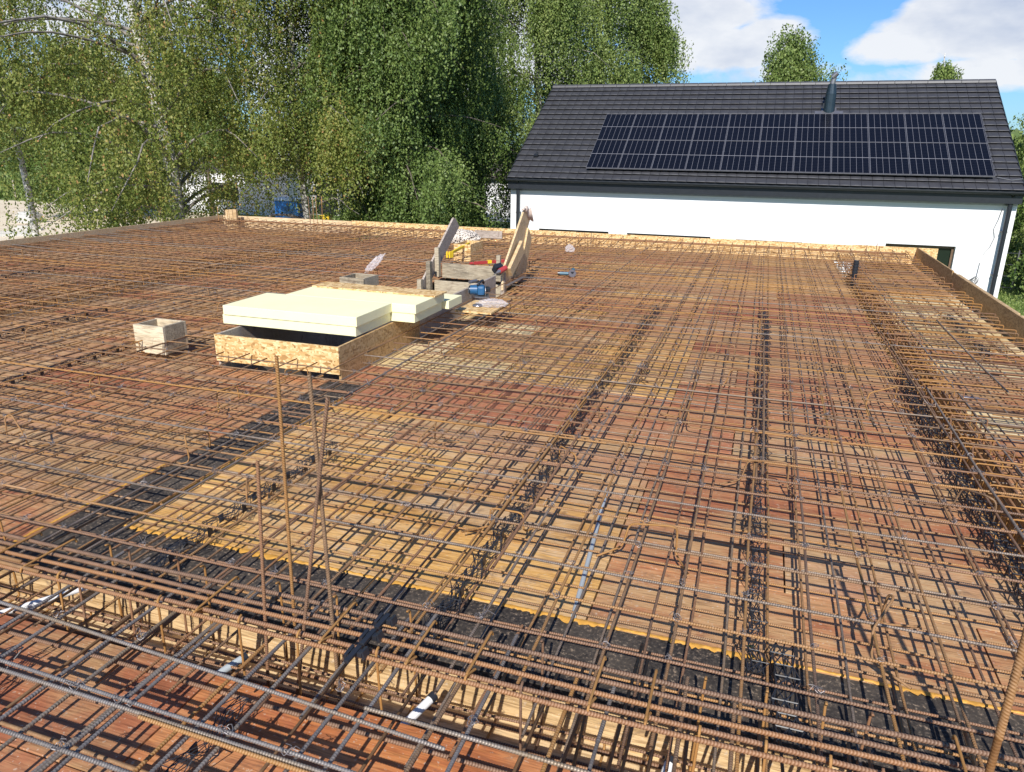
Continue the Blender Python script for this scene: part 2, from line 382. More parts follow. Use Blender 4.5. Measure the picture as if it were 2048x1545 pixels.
def tile_region(x0,x1,y0,y1,L=2.0,off=0.0,cut=None):
    y=y0;row=0
    while y<y1-.03:
        ye=min(y+.5,y1)
        x=x0-((off+row*.73)%L)
        while x<x1:
            a,b_=max(x,x0),min(x+L,x1)
            if cut and y<cut[3]-.01 and ye>cut[2]+.01 and a<cut[1] and b_>cut[0]:
                if a<cut[0]-.05: panel(a,cut[0],y,ye)
                if b_>cut[1]+.05: panel(cut[1],b_,y,ye)
            elif b_-a>.012: panel(a,b_,y,ye)
            x+=L
        y=ye;row+=1
tile_region(-7.0,2.5,-.23,1.77,1.5)
tile_region(X0+.03,-8.12,2.1,14.3,2.0,.3)
tile_region(-7.62,-3.2,2.1,4.95,2.0,1.1)
tile_region(-7.62,-3.2,4.95,14.3,2.0,.4,(WELL[0],WELL[1],4.95,9.55))
tile_region(-3.2,1.27,10.0,14.3,2.0,.5)
tile_region(-2.87,-.5,2.5,4.95,1.9,.9)
tile_region(-.5,1.27,2.5,4.95,1.9,.4)
tile_region(-3.1,-.5,4.95,10.0,2.0,.1)
tile_region(-.5,1.27,4.95,10.0,2.0,.1)
tile_region(1.54,2.55,2.5,14.3,1.1)
# black tarred strips (felt over wall heads)
def strip(x0,x1,y0,y1,lab):
    o=MB().box(((x0+x1)/2,(y0+y1)/2,-.02),(x1-x0,y1-y0,.03),(0,0,0),.002).done('tar_strip',BIT); return tag(o,lab,'tar strip','black tarred felt strips over the wall heads')
strip(-3.2,1.27,2.10,2.5,'black gritty felt strip running along the beam trench in the foreground')
strip(1.54,2.55,2.10,2.498,'black gritty felt strip at the right end of the trench, right of the side beam')
strip(-3.197,-2.873,2.502,4.945,'black gritty felt strip running from the trench corner towards the stairwell box')
# orange squeezed-out foam bead along the felt
def bead(x0,x1,y,lab,step=.012,ax='x',w=.012):
    n=int((x1-x0)/step); V=[];F=[]
    for i in range(n+1):
        s=x0+i*step
        a=-(w*.2+RG.uniform(.0,w*1.2)*max(.1,(1+1.1*math.sin(i*.11)+.6*math.sin(i*.037)))); bb=w*.8+RG.uniform(0,w*.5); h=.003+RG.uniform(0,.005)
        pr=[(a,.002),(a*.4,h),(bb*.4,h),(bb,.002)]
        for u,z in pr: V.append((s,y+u,z) if ax=='x' else (y+u,s,z))
    for i in range(n):
        for k in range(3): F.append((i*4+k,(i+1)*4+k,(i+1)*4+k+1,i*4+k+1))
    o=link('foam_bead',npmesh('foam_bead',V,F),PU); return tag(o,lab,'foam bead','orange foam beads sealing the felt edges')
bead(-2.86,1.26,2.50,'ragged orange foam bead along the far edge of the long black felt strip')
bead(1.56,2.5,2.50,'short ragged orange foam bead at the right end behind the black felt')
bead(2.55,4.9,-2.86,'thin orange foam bead beside the felt strip leading to the stairwell',.012,'y',.005)
bead(2.15,3.2,-3.215,'thin orange foam bead on the left side of the felt at the trench corner',.012,'y',.006)
# trenches
def trench_x(x0,x1,y0,y1,depth):
    t=thing('beam_mould','open pine plank mould of the beam across the foreground','beam mould',((x0+x1)/2,(y0+y1)/2,-depth))
    def B(nm,c,s,mt=PLK): MB().box((c[0]-t.location.x,c[1]-t.location.y,c[2]-t.location.z),s,(0,0,0),.002).done(nm,mt,t)
    h=(depth-.045)/2; x=x0
    while x<x1:
        L=min(random.choice([2.2,3.0,2.6]),x1-x)
        B('plank',(x+L/2,y1+.012,-.036-h/2),(L-.004,.024,h-.003)); B('plank',(x+L/2,y1+.010,-.036-h*1.5),(L-.004,.024,h-.003))
        B('plank',(x+L/2,y0-.012,-.03-h),(L-.004,.024,2*h)); x+=L
    x=x0
    while x<x1:
        L=min(3.1,x1-x); B('plank',(x+L/2,(y0+y1)/2,-depth-.0),(L-.004,(y1-y0)-.002,.024)); x+=L
trench_x(-11.7,2.5,1.775,2.095,.205)
def trench_y(x0,x1,y0,y1,depth,lab,mt):
    t=thing('beam_mould',lab,'beam mould',((x0+x1)/2,(y0+y1)/2,-depth))
    for nm,c,s in (('plank',(x0-.012,(y0+y1)/2,-depth/2-.016),(.024,y1-y0,depth-.03)),('plank',(x1+.012,(y0+y1)/2,-depth/2-.016),(.024,y1-y0,depth-.03)),('plank',((x0+x1)/2,(y0+y1)/2,-depth),(x1-x0-.004,y1-y0,.024))):
        MB().box((c[0]-t.location.x,c[1]-t.location.y,c[2]-t.location.z),s).done(nm,mt,t)
trench_y(1.27,1.54,2.1,13.9,.28,'plank mould of the sunken beam running away along the right side',PLK)
trench_y(-8.12,-7.62,2.12,13.9,.28,'plank mould of the wide sunken beam running away on the left side',PLK)
# ------------------------------------------------------------------ edge boards
def board(name,x0,x1,y0,y1,z0,z1,mat,lab,cat='edge board',group='edge boards around the deck',rz=0):
    cx,cy,cz=(x0+x1)/2,(y0+y1)/2,(z0+z1)/2
    o=MB().box((0,0,0),(x1-x0,y1-y0,z1-z0),(0,0,0),.0015).done(name,mat,None,(cx,cy,cz),(0,0,rz)); return tag(o,lab,cat,group)
zt=.262
x=X0; i=0
for L,mt,h,lab in ((3.35,PLK,.0,'smooth pine edge board at the far left corner behind the post'),(2.5,OSB,.012,'flaky edge board on the far side, left of the slanted grey plank'),(2.5,OSB,.0,'flaky edge board on the far side, behind the stair opening'),(2.5,OSB,-.004,'flaky edge board on the far side before the white house windows'),(2.5,OSB,.0,'flaky edge board on the far side left of the right corner'),(1.35,OSB,.01,'short flaky edge board ending at the far right corner, running past it')):
    board('edge_board',x+.002,x+L-.002,YF,YF+.022,-.03,zt+h+.0,mt,lab); x+=L
for a,b_,lab,dx,dz in ((-.6,2.4,'shaded brown flaky edge board at the right, nearest stretch out of the frame corner',0,0),(2.4,5.4,'shaded brown flaky edge board on the right side at mid near stretch',.004,0),(5.4,8.75,'shaded brown flaky edge board on the right side leaving the frame',0,.0),(8.75,11.6,'shaded brown flaky edge board on the right side beside the yellow panels',.008,-.005),(11.6,14.32,'shaded brown flaky edge board on the right side at the far corner',0,.012)):
    board('edge_board',X1+dx,X1+.022+dx,a+.002,b_-.002,-.03,zt+dz,OSB_SHADED,lab)
for a,b_ in ((5.45,8.7),(8.8,11.5)):
    board('batten',X1+.034,X1+.075,a,b_,zt-.075,zt-.015,PLK,'pine batten nailed outside the right edge board, '+('nearer' if a<8 else 'farther')+' of the two','batten','battens outside the right edge board')
for a,b_,lab in ((-.6,3.2,'near'),(3.2,6.6,'second'),(6.6,10.4,'third'),(10.4,14.3,'farthest')):
    board('edge_board',X0-.022,X0,a+.002,b_-.002,-.03,zt+random.uniform(-.006,.006),PLK,f'pine edge board along the left side of the deck, {lab} length')
# post block at the left corner, timber ends poking out at the left
t=thing('corner_post','pine block of three upright studs at the far left corner of the deck','post',(-11.33,14.05,-.02))
for k in range(3): MB().box((-.10+k*.1,.0,.2),(.09,.06,.47+.015*k),(0,0,0),.002).done('stud',PLK,t)
for k,(y,L,z) in enumerate(((8.9,.6,.12),(10.3,.9,.08),(11.9,.5,.1))):
    b=MB().box((-L/2,0,0),(L,.2,.08),(0,0,0),.004).done('timber_beam',plain('beam_yellow%d'%k,(.75,.5,.06),.5),None,(X0-.03,y,z))
    tag(b,['yellow timber beam end sticking out past the left edge board, nearest one','pale yellow timber beam end sticking out under the birch twigs','yellow timber beam end sticking out nearest the left corner post'][k],'timber beam','timber beam ends outside the left edge board')
# ------------------------------------------------------------------ rebars
bars=[]
def add(axis,fix,s0,s1,z,d,layer,mat=RUST,slope=0.0,jit=.003):
    if s1-s0<.15: return
    if axis=='A': P0=(s0,fix,z);P1=(s1,fix+slope*(s1-s0),z)
    else: P0=(fix,s0,z);P1=(fix+slope*(s1-s0),s1,z)
    bars.append(dict(a=axis,P0=P0,P1=P1,d=d,layer=layer,mat=mat,jit=jit))
def addA(y,x0,x1,z,d,layer,mat=RUST,slope=0,jit=.003):
    w=WELL
    if w[2]-.03<y<w[3]+.03:
        add('A',y,x0,w[0]-.02-random.uniform(0,.05),z,d,layer,mat,0,jit)
        add('A',y,w[1]+random.uniform(.02,.3),x1,z,d,layer,mat,0,jit)
    else: add('A',y,x0,x1,z,d,layer,mat,slope,jit)
def addB(x,y0,y1,z,d,layer,mat=RUST,slope=0,jit=.003):
    w=WELL
    if w[0]-.03<x<w[1]+.03 and y0<w[2]:
        add('B',x,y0,w[2]-.02-random.uniform(0,.1),z,d,layer,mat,0,jit)
        if y1>w[3]: add('B',x,w[3]+.03,y1,z,d,layer,mat,0,jit)
    else: add('B',x,y0,y1,z,d,layer,mat,slope,jit)
def mm():
    return random.choice([RUST,RUST,RUST,RUST,RUSTB,RUSTB,GREYB])
# upper A bars
ys=[2.144,2.375,2.623,2.857]; 
while ys[-1]<14.0: ys.append(ys[-1]+.228+random.uniform(-.02,.02))
nb=0
for i,y in enumerate(ys):
    lap=random.uniform(-5.6,-2.6) if i%2 else random.uniform(-1.6,.3)
    if i<4: lap=[-6,-6.5,-5.4,-7][i]
    add_m=mm()
    w=WELL
    if w[2]-.03<y<w[3]+.03:
        addA(y,X0+.09,2.36+random.uniform(-.05,.05),ZT,DT,'upperA',add_m)
    else:
        sl=random.uniform(-.003,.003)
        add('A',y,X0+.09,lap+.35,ZT,DT,'upperA',add_m,sl)
        add('A',y+.014,lap-.35,2.38+random.uniform(-.05,.05),ZT,DT,'upperA',mm(),random.uniform(-.004,.004))
# upper B bars
xs=[.10]
while xs[-1]<2.4: xs.append(xs[-1]+.227+random.uniform(-.012,.012))
x=.10
while x>X0+.25: x-=.225+random.uniform(-.015,.015); xs.append(x)
for i,x in enumerate(sorted(xs)):
    y0=1.82+random.uniform(-.12,.14); lap=random.uniform(6,9) if i%2 else random.uniform(4,5.8)
    z=ZT-.012
    if x<-11.4: y0=2.2
    w=WELL
    if w[0]-.03<x<w[1]+.03:
        addB(x,y0,14.1,z,DT,'upperB',mm())
    else:
        sl=random.uniform(-.006,.006)
        add('B',x,y0,lap+.4,z,DT,'upperB',mm(),sl)
        add('B',x+.014+sl*(lap-y0),lap-.4,14.1,z,DT,'upperB',mm(),random.uniform(-.003,.003))
# lower A
y=2.16
while y<14.0:
    sl=random.uniform(-.004,.004); lap=random.uniform(-7,-1)
    w=WELL
    if w[2]-.03<y<w[3]+.03: addA(y,X0+.1,2.4,.033,.0095,'lowerA',mm())
    else:
        add('A',y,X0+.1,lap+.3,.033,.0095,'lowerA',mm(),sl); add('A',y+.013,lap-.3,2.42,.033,.0095,'lowerA',mm(),sl)
    y+=.152+random.uniform(-.015,.015)
    if random.random()<.12: y+=.03
# lower B
xs=[.041]; 
while xs[-1]<2.4: xs.append(xs[-1]+.148+random.uniform(-.02,.02))
x=.041
while x>X0+.25: x-=.15+random.uniform(-.02,.02); xs.append(x)
for x in sorted(xs):
    y0=1.62+random.uniform(-.1,.3); sl=random.uniform(-.004,.004)
    w=WELL
    if w[0]-.03<x<w[1]+.03: addB(x,y0,14.1,.045,.0095,'lowerB',mm())
    else: add('B',x,y0,14.1,.045,.0095,'lowerB',mm(),sl)
# foreground field, newer grey bars
for y,s_,x0,x1,d in ((1.70,-.052,-3.6,-.70,.0125),(1.615,-.02,-1.0,1.3,.013),(1.40,-.018,-3.4,-.95,.0125),(1.41,-.02,-2.3,1.3,.0125),(1.19,-.005,-3.4,1.3,.014),(.96,-.01,-3,1.3,.014),(.72,0,-3,1.3,.014)):
    add('A',y,x0,x1,ZT+.002,d,'foreA',BLUE,s_,.002)
add('A',1.355,-1.62,-.98,ZT+.003,.013,'foreA',ORANGE,-.02,.001)
for y in (1.66,1.5,1.335,1.16,.98,.8,.62): add('A',y+random.uniform(-.01,.01),-3.6,1.4,.034,.014,'foreLA',RUSTB,random.uniform(-.02,.0))
fx=[-3.3,-3.15,-3.02,-2.86,-2.74,-2.58,-2.42,-2.28,-2.16,-2.029,-1.905,-1.874,-1.735,-1.68,-1.595,-1.44,-1.33,-1.22,-1.11,-.994,-.962,-.79,-.66,-.54,-.41,-.30,-.17,-.05,.09,.21,.34,.47,.61,.75,.9]
for i,x in enumerate(fx):
    up=(i%3!=2)
    add('B',x,.45,2.02+random.uniform(-.08,.16),ZT-.014 if up else .048,.0125,'foreB',BLUE if (x<-.2 and random.random()<.6) or random.random()<.3 else RUST,random.uniform(-.02,.02),.002)
# beam bars
for k,(y,z) in enumerate(((1.81,.196),(1.85,.190),(1.895,.197),(1.945,.192),(1.995,.197))):
    lap=-2.55-.14*k if k<4 else -3.3
    add('A',y+.022,X0+.1,lap,z+.012,.016,'beam',RUSTB,-.002,.004)
    add('A',y,lap-.9 if k%2 else lap-.5,2.4,z,.016,'beam',RUSTB,-.004+.002*k,.004)
for y in (1.83,1.93,2.03): add('A',y,X0+.1,2.4,-.165,.016,'beamlow',RUSTB,0,.003)
add('A',2.04,-4,2.4,-.02,.012,'beamlow',BLUE,0,.003)
for y,z in ((1.84,-.04),(1.90,-.10),(2.0,-.09)): add('A',y,-4.2,2.4,z,.010,'beamlow',RUSTB,random.uniform(-.004,.004),.008)
for k in range(20):
    x=random.uniform(-3.2,1.1); add('B',x,1.62+random.uniform(-.1,.1),1.98+random.uniform(0,.5),random.uniform(.02,.12),.011,'beamstub',random.choice([RUST,RUSTB,BLUE]),random.uniform(-.08,.08),.002)
for x in (1.30,1.36,1.41,1.46,1.51):
    add('B',x,2.15,13.9,ZT-.03,.014,'sidebeam',RUSTB,0,.004)
for x in (-8.07,-7.95,-7.85,-7.75,-7.66):
    add('B',x,2.15,13.9,ZT-.03,.014,'leftbeam',RUSTB,0,.004)
for x in (-11.45,-11.56,-11.66): add('B',x,2.15,14.1,ZT+.012,.014,'leftbeam',RUSTB,0,.004)
for y in (13.95,14.05,14.15): add('A',y,X0+.1,2.4,ZT+.013,.014,'farbeam',RUSTB,0,.004)
# loose extra bars, doubled bars
for k in range(16):
    x=random.uniform(-2.8,2.2); y=random.uniform(2.4,7); add('B',x,y,y+random.uniform(2,4),ZT-.002+.012,.012,'upperB',mm(),random.uniform(-.01,.01))
def score(b):
    P0=np.array(b['P0']);P1=np.array(b['P1']);t=0
    for q in np.linspace(0,1,40):
        p=P0+(P1-P0)*q
        if inframe(*p,0): t+=1/math.dist(p,(0,0,EYE))**2
    L=math.dist(P0,P1)*b['d']
    return t*L/40*(.55 if b['P0'][2]<.1 else 1)
for b in bars: b['s']=score(b)
bars=[b for b in bars if b['s']>0]
bars.sort(key=lambda b:-b['s'])
NREB=300
ORD=['first','second','third','fourth','fifth','sixth','seventh','eighth','ninth','tenth','eleventh','twelfth']
colname={RUST.name:'rusty ribbed',RUSTB.name:'brown ribbed',GREYB.name:'greyish ribbed',ORANGE.name:'orange rusted',BLUE.name:'blue-grey ribbed'}
indiv=bars[:NREB-14]; rest=bars[NREB-14:]
cnt={}
groups={}
def key(b):
    l=b['layer']; x,y=b['P0'][0],b['P0'][1]; xe=b['P1'][0]
    c=colname[b['mat'].name]
    if l=='upperA':
        i=min(range(len(ys)),key=lambda i:abs(ys[i]-y))
        side='right-hand length' if x>-7.3 and x>X0+.5 else 'left-hand length'
        if i<12: return f'{c} crosswise top rebar, {ORD[i]} beyond the beam cage, {side}'
        if y<9.6: return f'{c} crosswise top rebar {"right" if x>-3.2 else "left"} of the foam sheets and stairwell'
        return f'{c} crosswise top rebar between the stairwell and the far edge board'
    if l=='upperB':
        sd='right of the middle spacer row' if x>.15 else ('between the two middle spacer rows' if x>-1.03 else ('between the foam sheets and the spacer row' if x>-3.1 else ('left of the stairwell' if x>-7.7 else 'at the far left side')))
        dp='near half' if y<3.5 else 'far half'
        return f'{c} lengthwise top rebar, {dp}, {sd}'
    if l=='lowerA': return f'{c} crosswise low rebar just above the panels, {"near" if y<4 else "middle" if y<7 else "far"} stretch'
    if l=='lowerB': return f'{c} lengthwise low rebar just above the panels, {"right" if x>.2 else "middle" if x>-3 else "left"} part of the deck'
    if l=='foreA': return f'{c} rebar across the bottom left foreground panels on top'
    if l=='foreLA': return f'{c} thick crosswise rebar low on the foreground panels'
    if l=='foreB': return f'{c} lengthwise rebar of the foreground reaching over the trench, {"left" if x<-1.5 else "middle" if x<-.4 else "right"} part'
    if l=='beam': return 'thick red-brown rebar atop the foreground beam cage'+(', left length' if x<-9 else ', right length')
    if l=='beamlow': return f'{c} rebar deep in the foreground beam trench'
    if l=='beamstub': return f'short {c} bar stub poking across the foreground beam trench'
    if l=='sidebeam': return 'thick brown rebar of the sunken beam along the right side'
    if l=='leftbeam': return 'thick brown rebar of the edge and sunken beams at the left side'
    return 'thick brown rebar along the far edge board'
for b in indiv:
    o=place_bar('rebar',b['P0'],b['P1'],b['d'],b['mat'],b['jit'])
    tag(o,key(b),'rebar','reinforcing bars of the slab mesh')
def merged(name,bl,mat):
    Vs=[];Fs=[];off=0
    for b in bl:
        P0=np.array(b['P0']);P1=np.array(b['P1']);L=math.dist(P0,P1)
        s=np.linspace(0,L,max(2,int(L/.6)+1)); ph=RG.uniform(0,6,2)
        D=(P1-P0)/L; W=np.array([-D[1],D[0],0])
        P=P0+D*s[:,None]+W*(.004*np.sin(s*2.3+ph[0]))[:,None]
        V,F=tube_arrays(P,np.full(len(s),b['d']/2),6); Vs.append(V);Fs.append(F+off);off+=len(V)
    return link(name,npmesh(name,np.vstack(Vs),np.vstack(Fs),True),mat)
o=merged('rebar_field',rest,RUST)
tag(o,'remaining thin rusty rebars of the lower and distant mesh layers','rebar','reinforcing bars of the slab mesh','stuff')
# starter bars (upright)
def starter(p0,p1,d,mat,lab,cat='starter bar',group=None):
    o=place_bar('starter_bar',p0,p1,d,mat,.001); return tag(o,lab,cat,group or 'upright starter bars')
starter((-1.59,1.90,-.2),(-1.53,1.9,.80),.0125,RUSTB,'shortest upright rusty bar, leftmost of the four by the foreground beam')
starter((-1.555,2.05,-.02),(-1.53,2.05,1.13),.0125,ORANGE,'tall orange upright bar, second from left of the four by the foreground beam')
starter((-1.47,1.90,-.2),(-1.24,1.9,1.06),.0125,RUSTB,'dark leaning upright bar crossing another, rightmost top of the foreground four')
starter((-1.285,1.92,-.2),(-1.315,1.92,1.13),.014,RUST,'tall grey-brown upright bar crossed by a leaning one in the foreground')
starter((.695,1.78,-.2),(.70,1.78,1.2),.021,RUST,'thick upright rebar close by at the lower right, leaving the right edge')
starter((.84,1.72,-.2),(.845,1.72,1.2),.021,RUST,'thick upright rebar in the bottom right corner of the picture')
for k,(x,y,zz) in enumerate(((-8.52,12.9,.86),(-8.40,12.95,.87),(-8.36,12.75,.86),(-8.27,12.9,.87))):
    starter((x,y,0),(x+.02*(k-1.5),y,zz),.012,RUST,'thin upright bar in the distant cluster of four at the far left',group='distant upright bars, four at the left')
for k,(x,zz) in enumerate(((-11.45,.5),(-11.28,.45),(-11.2,.43))):
    starter((x,13.75,0),(x,13.75,zz),.012,RUST,'short upright bar in front of the corner post',group='upright bars by the corner post')
for k,(x,zz) in enumerate(((-3.22,.31),(-3.13,.33),(-3.0,.33),(-2.96,.3))):
    starter((x,13.7,0),(x,13.7,zz),.012,RUST,'short upright bar at the far edge board below the house windows',group='upright bars at the far edge')
for k,(x,zz) in enumerate(((1.70,.36),(1.85,.39),(1.89,.35))):
    starter((x,13.6,0),(x,13.6,zz),.013,RUSTB,'short thick upright bar near the far right corner below the house door',group='upright bars near the far right corner')
# ------------------------------------------------------------------ polyline rebars: stirrups, hairpins, chairs
def poly_round(pts,r=.018,n=3):
    out=[np.array(pts[0],float)]
    for i in range(1,len(pts)-1):
        a,b_,c=[np.array(p,float) for p in pts[i-1:i+2]]
        u=(a-b_);v=(c-b_); ru=min(r,np.linalg.norm(u)/2);rv=min(r,np.linalg.norm(v)/2)
        u=b_+u/np.linalg.norm(u)*ru; v=b_+v/np.linalg.norm(v)*rv
        for t in np.linspace(0,1,n+1): out.append((1-t)**2*u+2*t*(1-t)*b_+t*t*v)
    out.append(np.array(pts[-1],float)); return np.array(out)
def poly_mesh(name,pts,d,ribs=False,r=.018):
    P=poly_round(pts,r)
    if ribs:
        seg=np.linalg.norm(np.diff(P,axis=0),axis=1); S=np.concatenate([[0],np.cumsum(seg)]); n=int(S[-1]/(d*.4)); s=np.linspace(0,S[-1],n)
        P=np.stack([np.interp(s,S,P[:,k]) for k in range(3)],1); R=np.where(np.arange(n)%2==0,d/2-.0004,d/2+.0007)
    else: R=np.full(len(P),d/2)
    V,F=tube_arrays(P,R,6); return npmesh(name,V,F,True)
# stirrups across the foreground beam: closed hoops in the y-z plane with two hooked ends
def hoop(y0,y1,z0,z1): return [(0,y0+.07,z1-.045),(0,y0+.005,z1),(0,y1,z1),(0,y1,z0),(0,y0,z0),(0,y0,z1+.002),(.008,y0+.07,z1-.02)]
hm=[poly_mesh('stirrup',hoop(1.80,2.055,-.175,.212),.009,True),poly_mesh('stirrup',[(0,1.81,-.175),(0,1.81,.222),(.0,2.06,.222),(0,2.06,-.175),(.012,1.82,-.17)],.009,True)]
for m_ in hm: m_.materials.append(ORANGE)
hm2=hm[1].copy(); hm2.materials.clear(); hm2.materials.append(RUSTB)
hoops=[]
x=-3.05
while x<2.3:
    o=bpy.data.objects.new('stirrup',random.choice([hm[0],hm[1],hm2])); col.objects.link(o)
    o.location=(x,0,random.uniform(-.006,.004)); o.rotation_euler=(0,0,0)
    # small skew around the beam axis
    o.rotation_euler=(0,random.uniform(-.06,.06),random.uniform(-.02,.02))
    tag(o,f'rusty wire stirrup round the foreground beam bars, {"left of" if x<-1.65 else "among" if x<-1.2 else "right of"} the four upright bars','stirrup','stirrups of the foreground beam'); x+=.175+random.uniform(-.03,.03)
x=-11.5
while x<-3.2:
    o=bpy.data.objects.new('stirrup',hm2); col.objects.link(o); o.location=(x,0,0); tag(o,'rusty stirrup on the foreground beam beyond the left picture edge','stirrup','stirrups of the foreground beam'); x+=.23
def side_hoops(x0,x1,y0,y1,step,lab,group):
    me=poly_mesh('stirrup',[(x0,0,-.22),(x0,0,ZT-.015),(x1,0,ZT-.015),(x1,0,-.22),(x0+.01,.01,-.22)],.009); me.materials.append(ORANGE)
    me2=poly_mesh('stirrup',[(x0+.03,0,.05),(x0,0,ZT+.035),(x1,0.02,ZT+.03),(x1-.01,0,.02)],.009); me2.materials.append(RUSTB)
    y=y0
    while y<y1:
        o=bpy.data.objects.new('stirrup',me if random.random()<.7 else me2); col.objects.link(o); o.location=(0,y,random.uniform(-.01,.01)); o.rotation_euler=(0,0,0)
        tag(o,lab+(', nearer half' if y<6.5 else ', farther half'),'stirrup',group); y+=step*random.uniform(.8,1.2)
side_hoops(1.295,1.515,2.6,13.8,.14,'rusty stirrup in the sunken side beam at the right','stirrups of the right side beam')
side_hoops(-8.09,-7.65,4.6,13.8,.17,'rusty stirrup in the wide sunken beam at the left','stirrups of the left sunken beam')
# hairpins along the edges
def hairpin(kind,x,y,mat,lab,group):
    if kind=='R': pts=[(-.9,0,ZT+.004),(0,0,ZT+.004),(0,0,.04),(-.9,0,.04)]
    elif kind=='F': 
        k=random.uniform(.02,.05); pts=[(0,-.8,ZT+.0),(0,0,ZT+.03+k),(.015,.0,.06),(.01,-.5,.05)]
    else:
        k=random.uniform(.0,.04); pts=[(.8,0,ZT+.006),(0,0,ZT+.02+k),(0,0,.05),(.5,0,.05)]
    me=poly_mesh('hairpin',pts,.010); me.materials.append(mat)
    o=bpy.data.objects.new('hairpin',me); col.objects.link(o); o.location=(x,y,0); tag(o,lab,'rebar hairpin',group); return o
y=4.2
while y<14.1:
    hairpin('R',2.45+random.uniform(-.05,.06),y,random.choice([RUST,ORANGE,RUSTB]),'U-shaped rebar hairpin with its bend at the right edge board, '+('near stretch' if y<7 else 'beside the yellow panels' if y<11 else 'far stretch'),'hairpins along the right edge'); y+=.20*random.uniform(.8,1.2)
x=X0+.2
while x<2.45:
    hairpin('F',x,14.16+random.uniform(-.05,.04),random.choice([RUST,RUSTB]),'rusty hairpin hooked up against the far edge board, '+('left of the slanted grey plank' if x<-5 else 'behind the stair opening' if x<-2.5 else 'before the white house'),'hairpins along the far edge'); x+=.225*random.uniform(.85,1.15)
y=2.5
while y<14:
    hairpin('L',X0+.1+random.uniform(0,.06),y,random.choice([RUSTB,RUSTB,BLUE]),'hooked bar end rising at the left edge board, '+('near half' if y<8.5 else 'far half'),'hairpins along the left edge'); y+=.25*random.uniform(.85,1.15)
# bar chairs between layers: bent bars (omega) carrying the upper mesh
cm=[poly_mesh('bar_chair',[(-.16,-.10,.055),(-.05,0,.055),(-.05,0,.155),(.12,.0,.155),(.12,0,.055),(.2,.12,.055)],.010,False,.03),poly_mesh('bar_chair',[(-.1,.12,.055),(0,0,.06),(0,.01,.2),(.03,.04,.215),(.22,.03,.165),(.24,.05,.05),(.30,.2,.055)],.010,False,.03)]
for m_ in cm: m_.materials.append(RUST)
k=0
for y in np.arange(2.95,13.5,.95):
    for x in np.arange(-11.0,2.2,.98):
        xx=x+random.uniform(-.25,.25)+.45*(k%2);yy=y+random.uniform(-.2,.2)
        if WELL[0]-.4<xx<WELL[1]+.3 and WELL[2]-.2<yy<WELL[3]+.2: continue
        if not inframe(xx,yy,.1): continue
        o=bpy.data.objects.new('bar_chair',random.choice(cm)); col.objects.link(o); o.location=(xx,yy,random.uniform(-.004,.02)); o.rotation_euler=(0,0,random.uniform(-PI,PI))
        tag(o,'bent rusty bar chair holding up the top mesh, '+('right part' if xx>0 else 'middle part' if xx>-3.1 else 'left part')+(', near' if yy<5 else ', middle distance' if yy<9 else ', far'),'bar chair','bent bar chairs between the mesh layers')
    k+=1
# tie wires
def knot(seed):
    r=random.Random(seed); b=MB()
    for q in range(2):
        pts=[]; ph=r.uniform(0,6)
        for i in range(9):
            t=i/8*2*PI; pts.append((.0095*math.cos(t+ph)*(1+.3*q),.0095*math.sin(t+ph)+(.006 if q else 0),.004*math.sin(2*t)+.002*i*q*.5+.002))
        b.tube(pts,.0008,4)
    e=(r.uniform(-.03,.03),r.uniform(-.03,.03),r.uniform(.01,.03))
    b.tube([(0,.004,.004),(e[0]*.5,e[1]*.4,e[2]),(e[0],e[1],e[2]*.8)],.0008,4)
    b.tube([(0,-.004,.004),(-e[0]*.4,e[1]*.6,e[2]*1.1),(-e[0]*.9,e[1]*.9,e[2]*.3)],.0008,4)
    bmesh.ops.recalc_face_normals(b.bm,faces=b.bm.faces[:]); me=bpy.data.meshes.new('tie_wire'); b.bm.to_mesh(me); b.bm.free(); me.materials.append(WIRE); return me
KN=[knot(s) for s in range(5)]
ub=[b for b in bars if b['layer']=='upperB']; ua=[b for b in bars if b['layer'] in('upperA',)]
pts=[]
for a in ua:
    for b in ub:
        x=b['P0'][0]+(b['P1'][0]-b['P0'][0])*(a['P0'][1]-b['P0'][1])/(b['P1'][1]-b['P0'][1])
        y=a['P0'][1]
        if b['P0'][1]<y<b['P1'][1] and a['P0'][0]<x<a['P1'][0] and inframe(x,y,ZT,0):
            pts.append((x,y))
for b in bars:
    if b['layer']=='foreB' and b['P0'][2]>.1:
        for yy in (1.66,1.39,1.19): 
            x=b['P0'][0]; 
            if inframe(x,yy,ZT,0) and random.random()<.8: pts.append((x,yy))
random.shuffle(pts); pts=pts[:int(len(pts)*.55)]
pts.sort(key=lambda p:math.dist((p[0],p[1],ZT),(0,0,EYE)))
for (x,y) in pts[:280]:
    o=bpy.data.objects.new('tie_wire',random.choice(KN)); col.objects.link(o); o.location=(x,y,ZT+.004); o.rotation_euler=(random.uniform(-.3,.3),0,random.uniform(0,6.3)); s_=random.uniform(.9,1.5); o.scale=(s_,s_,s_)
    tag(o,'twisted grey tie wire knot on a bar crossing, '+('before the beam' if y<1.8 else 'near the felt strip' if y<2.7 else 'on the near mesh'),'tie wire','tie wire knots')
if len(pts)>280:
    V=[];F=[]
    base=np.array([(1,0,0),(-1,0,0),(0,1,0),(0,-1,0),(0,0,1),(0,0,-1)],float); fc=np.array([(0,2,4),(2,1,4),(1,3,4),(3,0,4),(2,0,5),(1,2,5),(3,1,5),(0,3,5)])
    for i,(x,y) in enumerate(pts[280:]):
        V.append(base*RG.uniform(.006,.013,(6,3))+np.array([x,y,ZT+.004])); F.append(fc+6*i)
    o=link('tie_wire_field',npmesh('tie_wire_field',np.vstack(V),np.vstack(F)),plain('wire_grey',(.16,.14,.15),.5,.5))
    tag(o,'distant grey tie wire knots on the bar crossings','tie wire','tie wire knots','stuff')
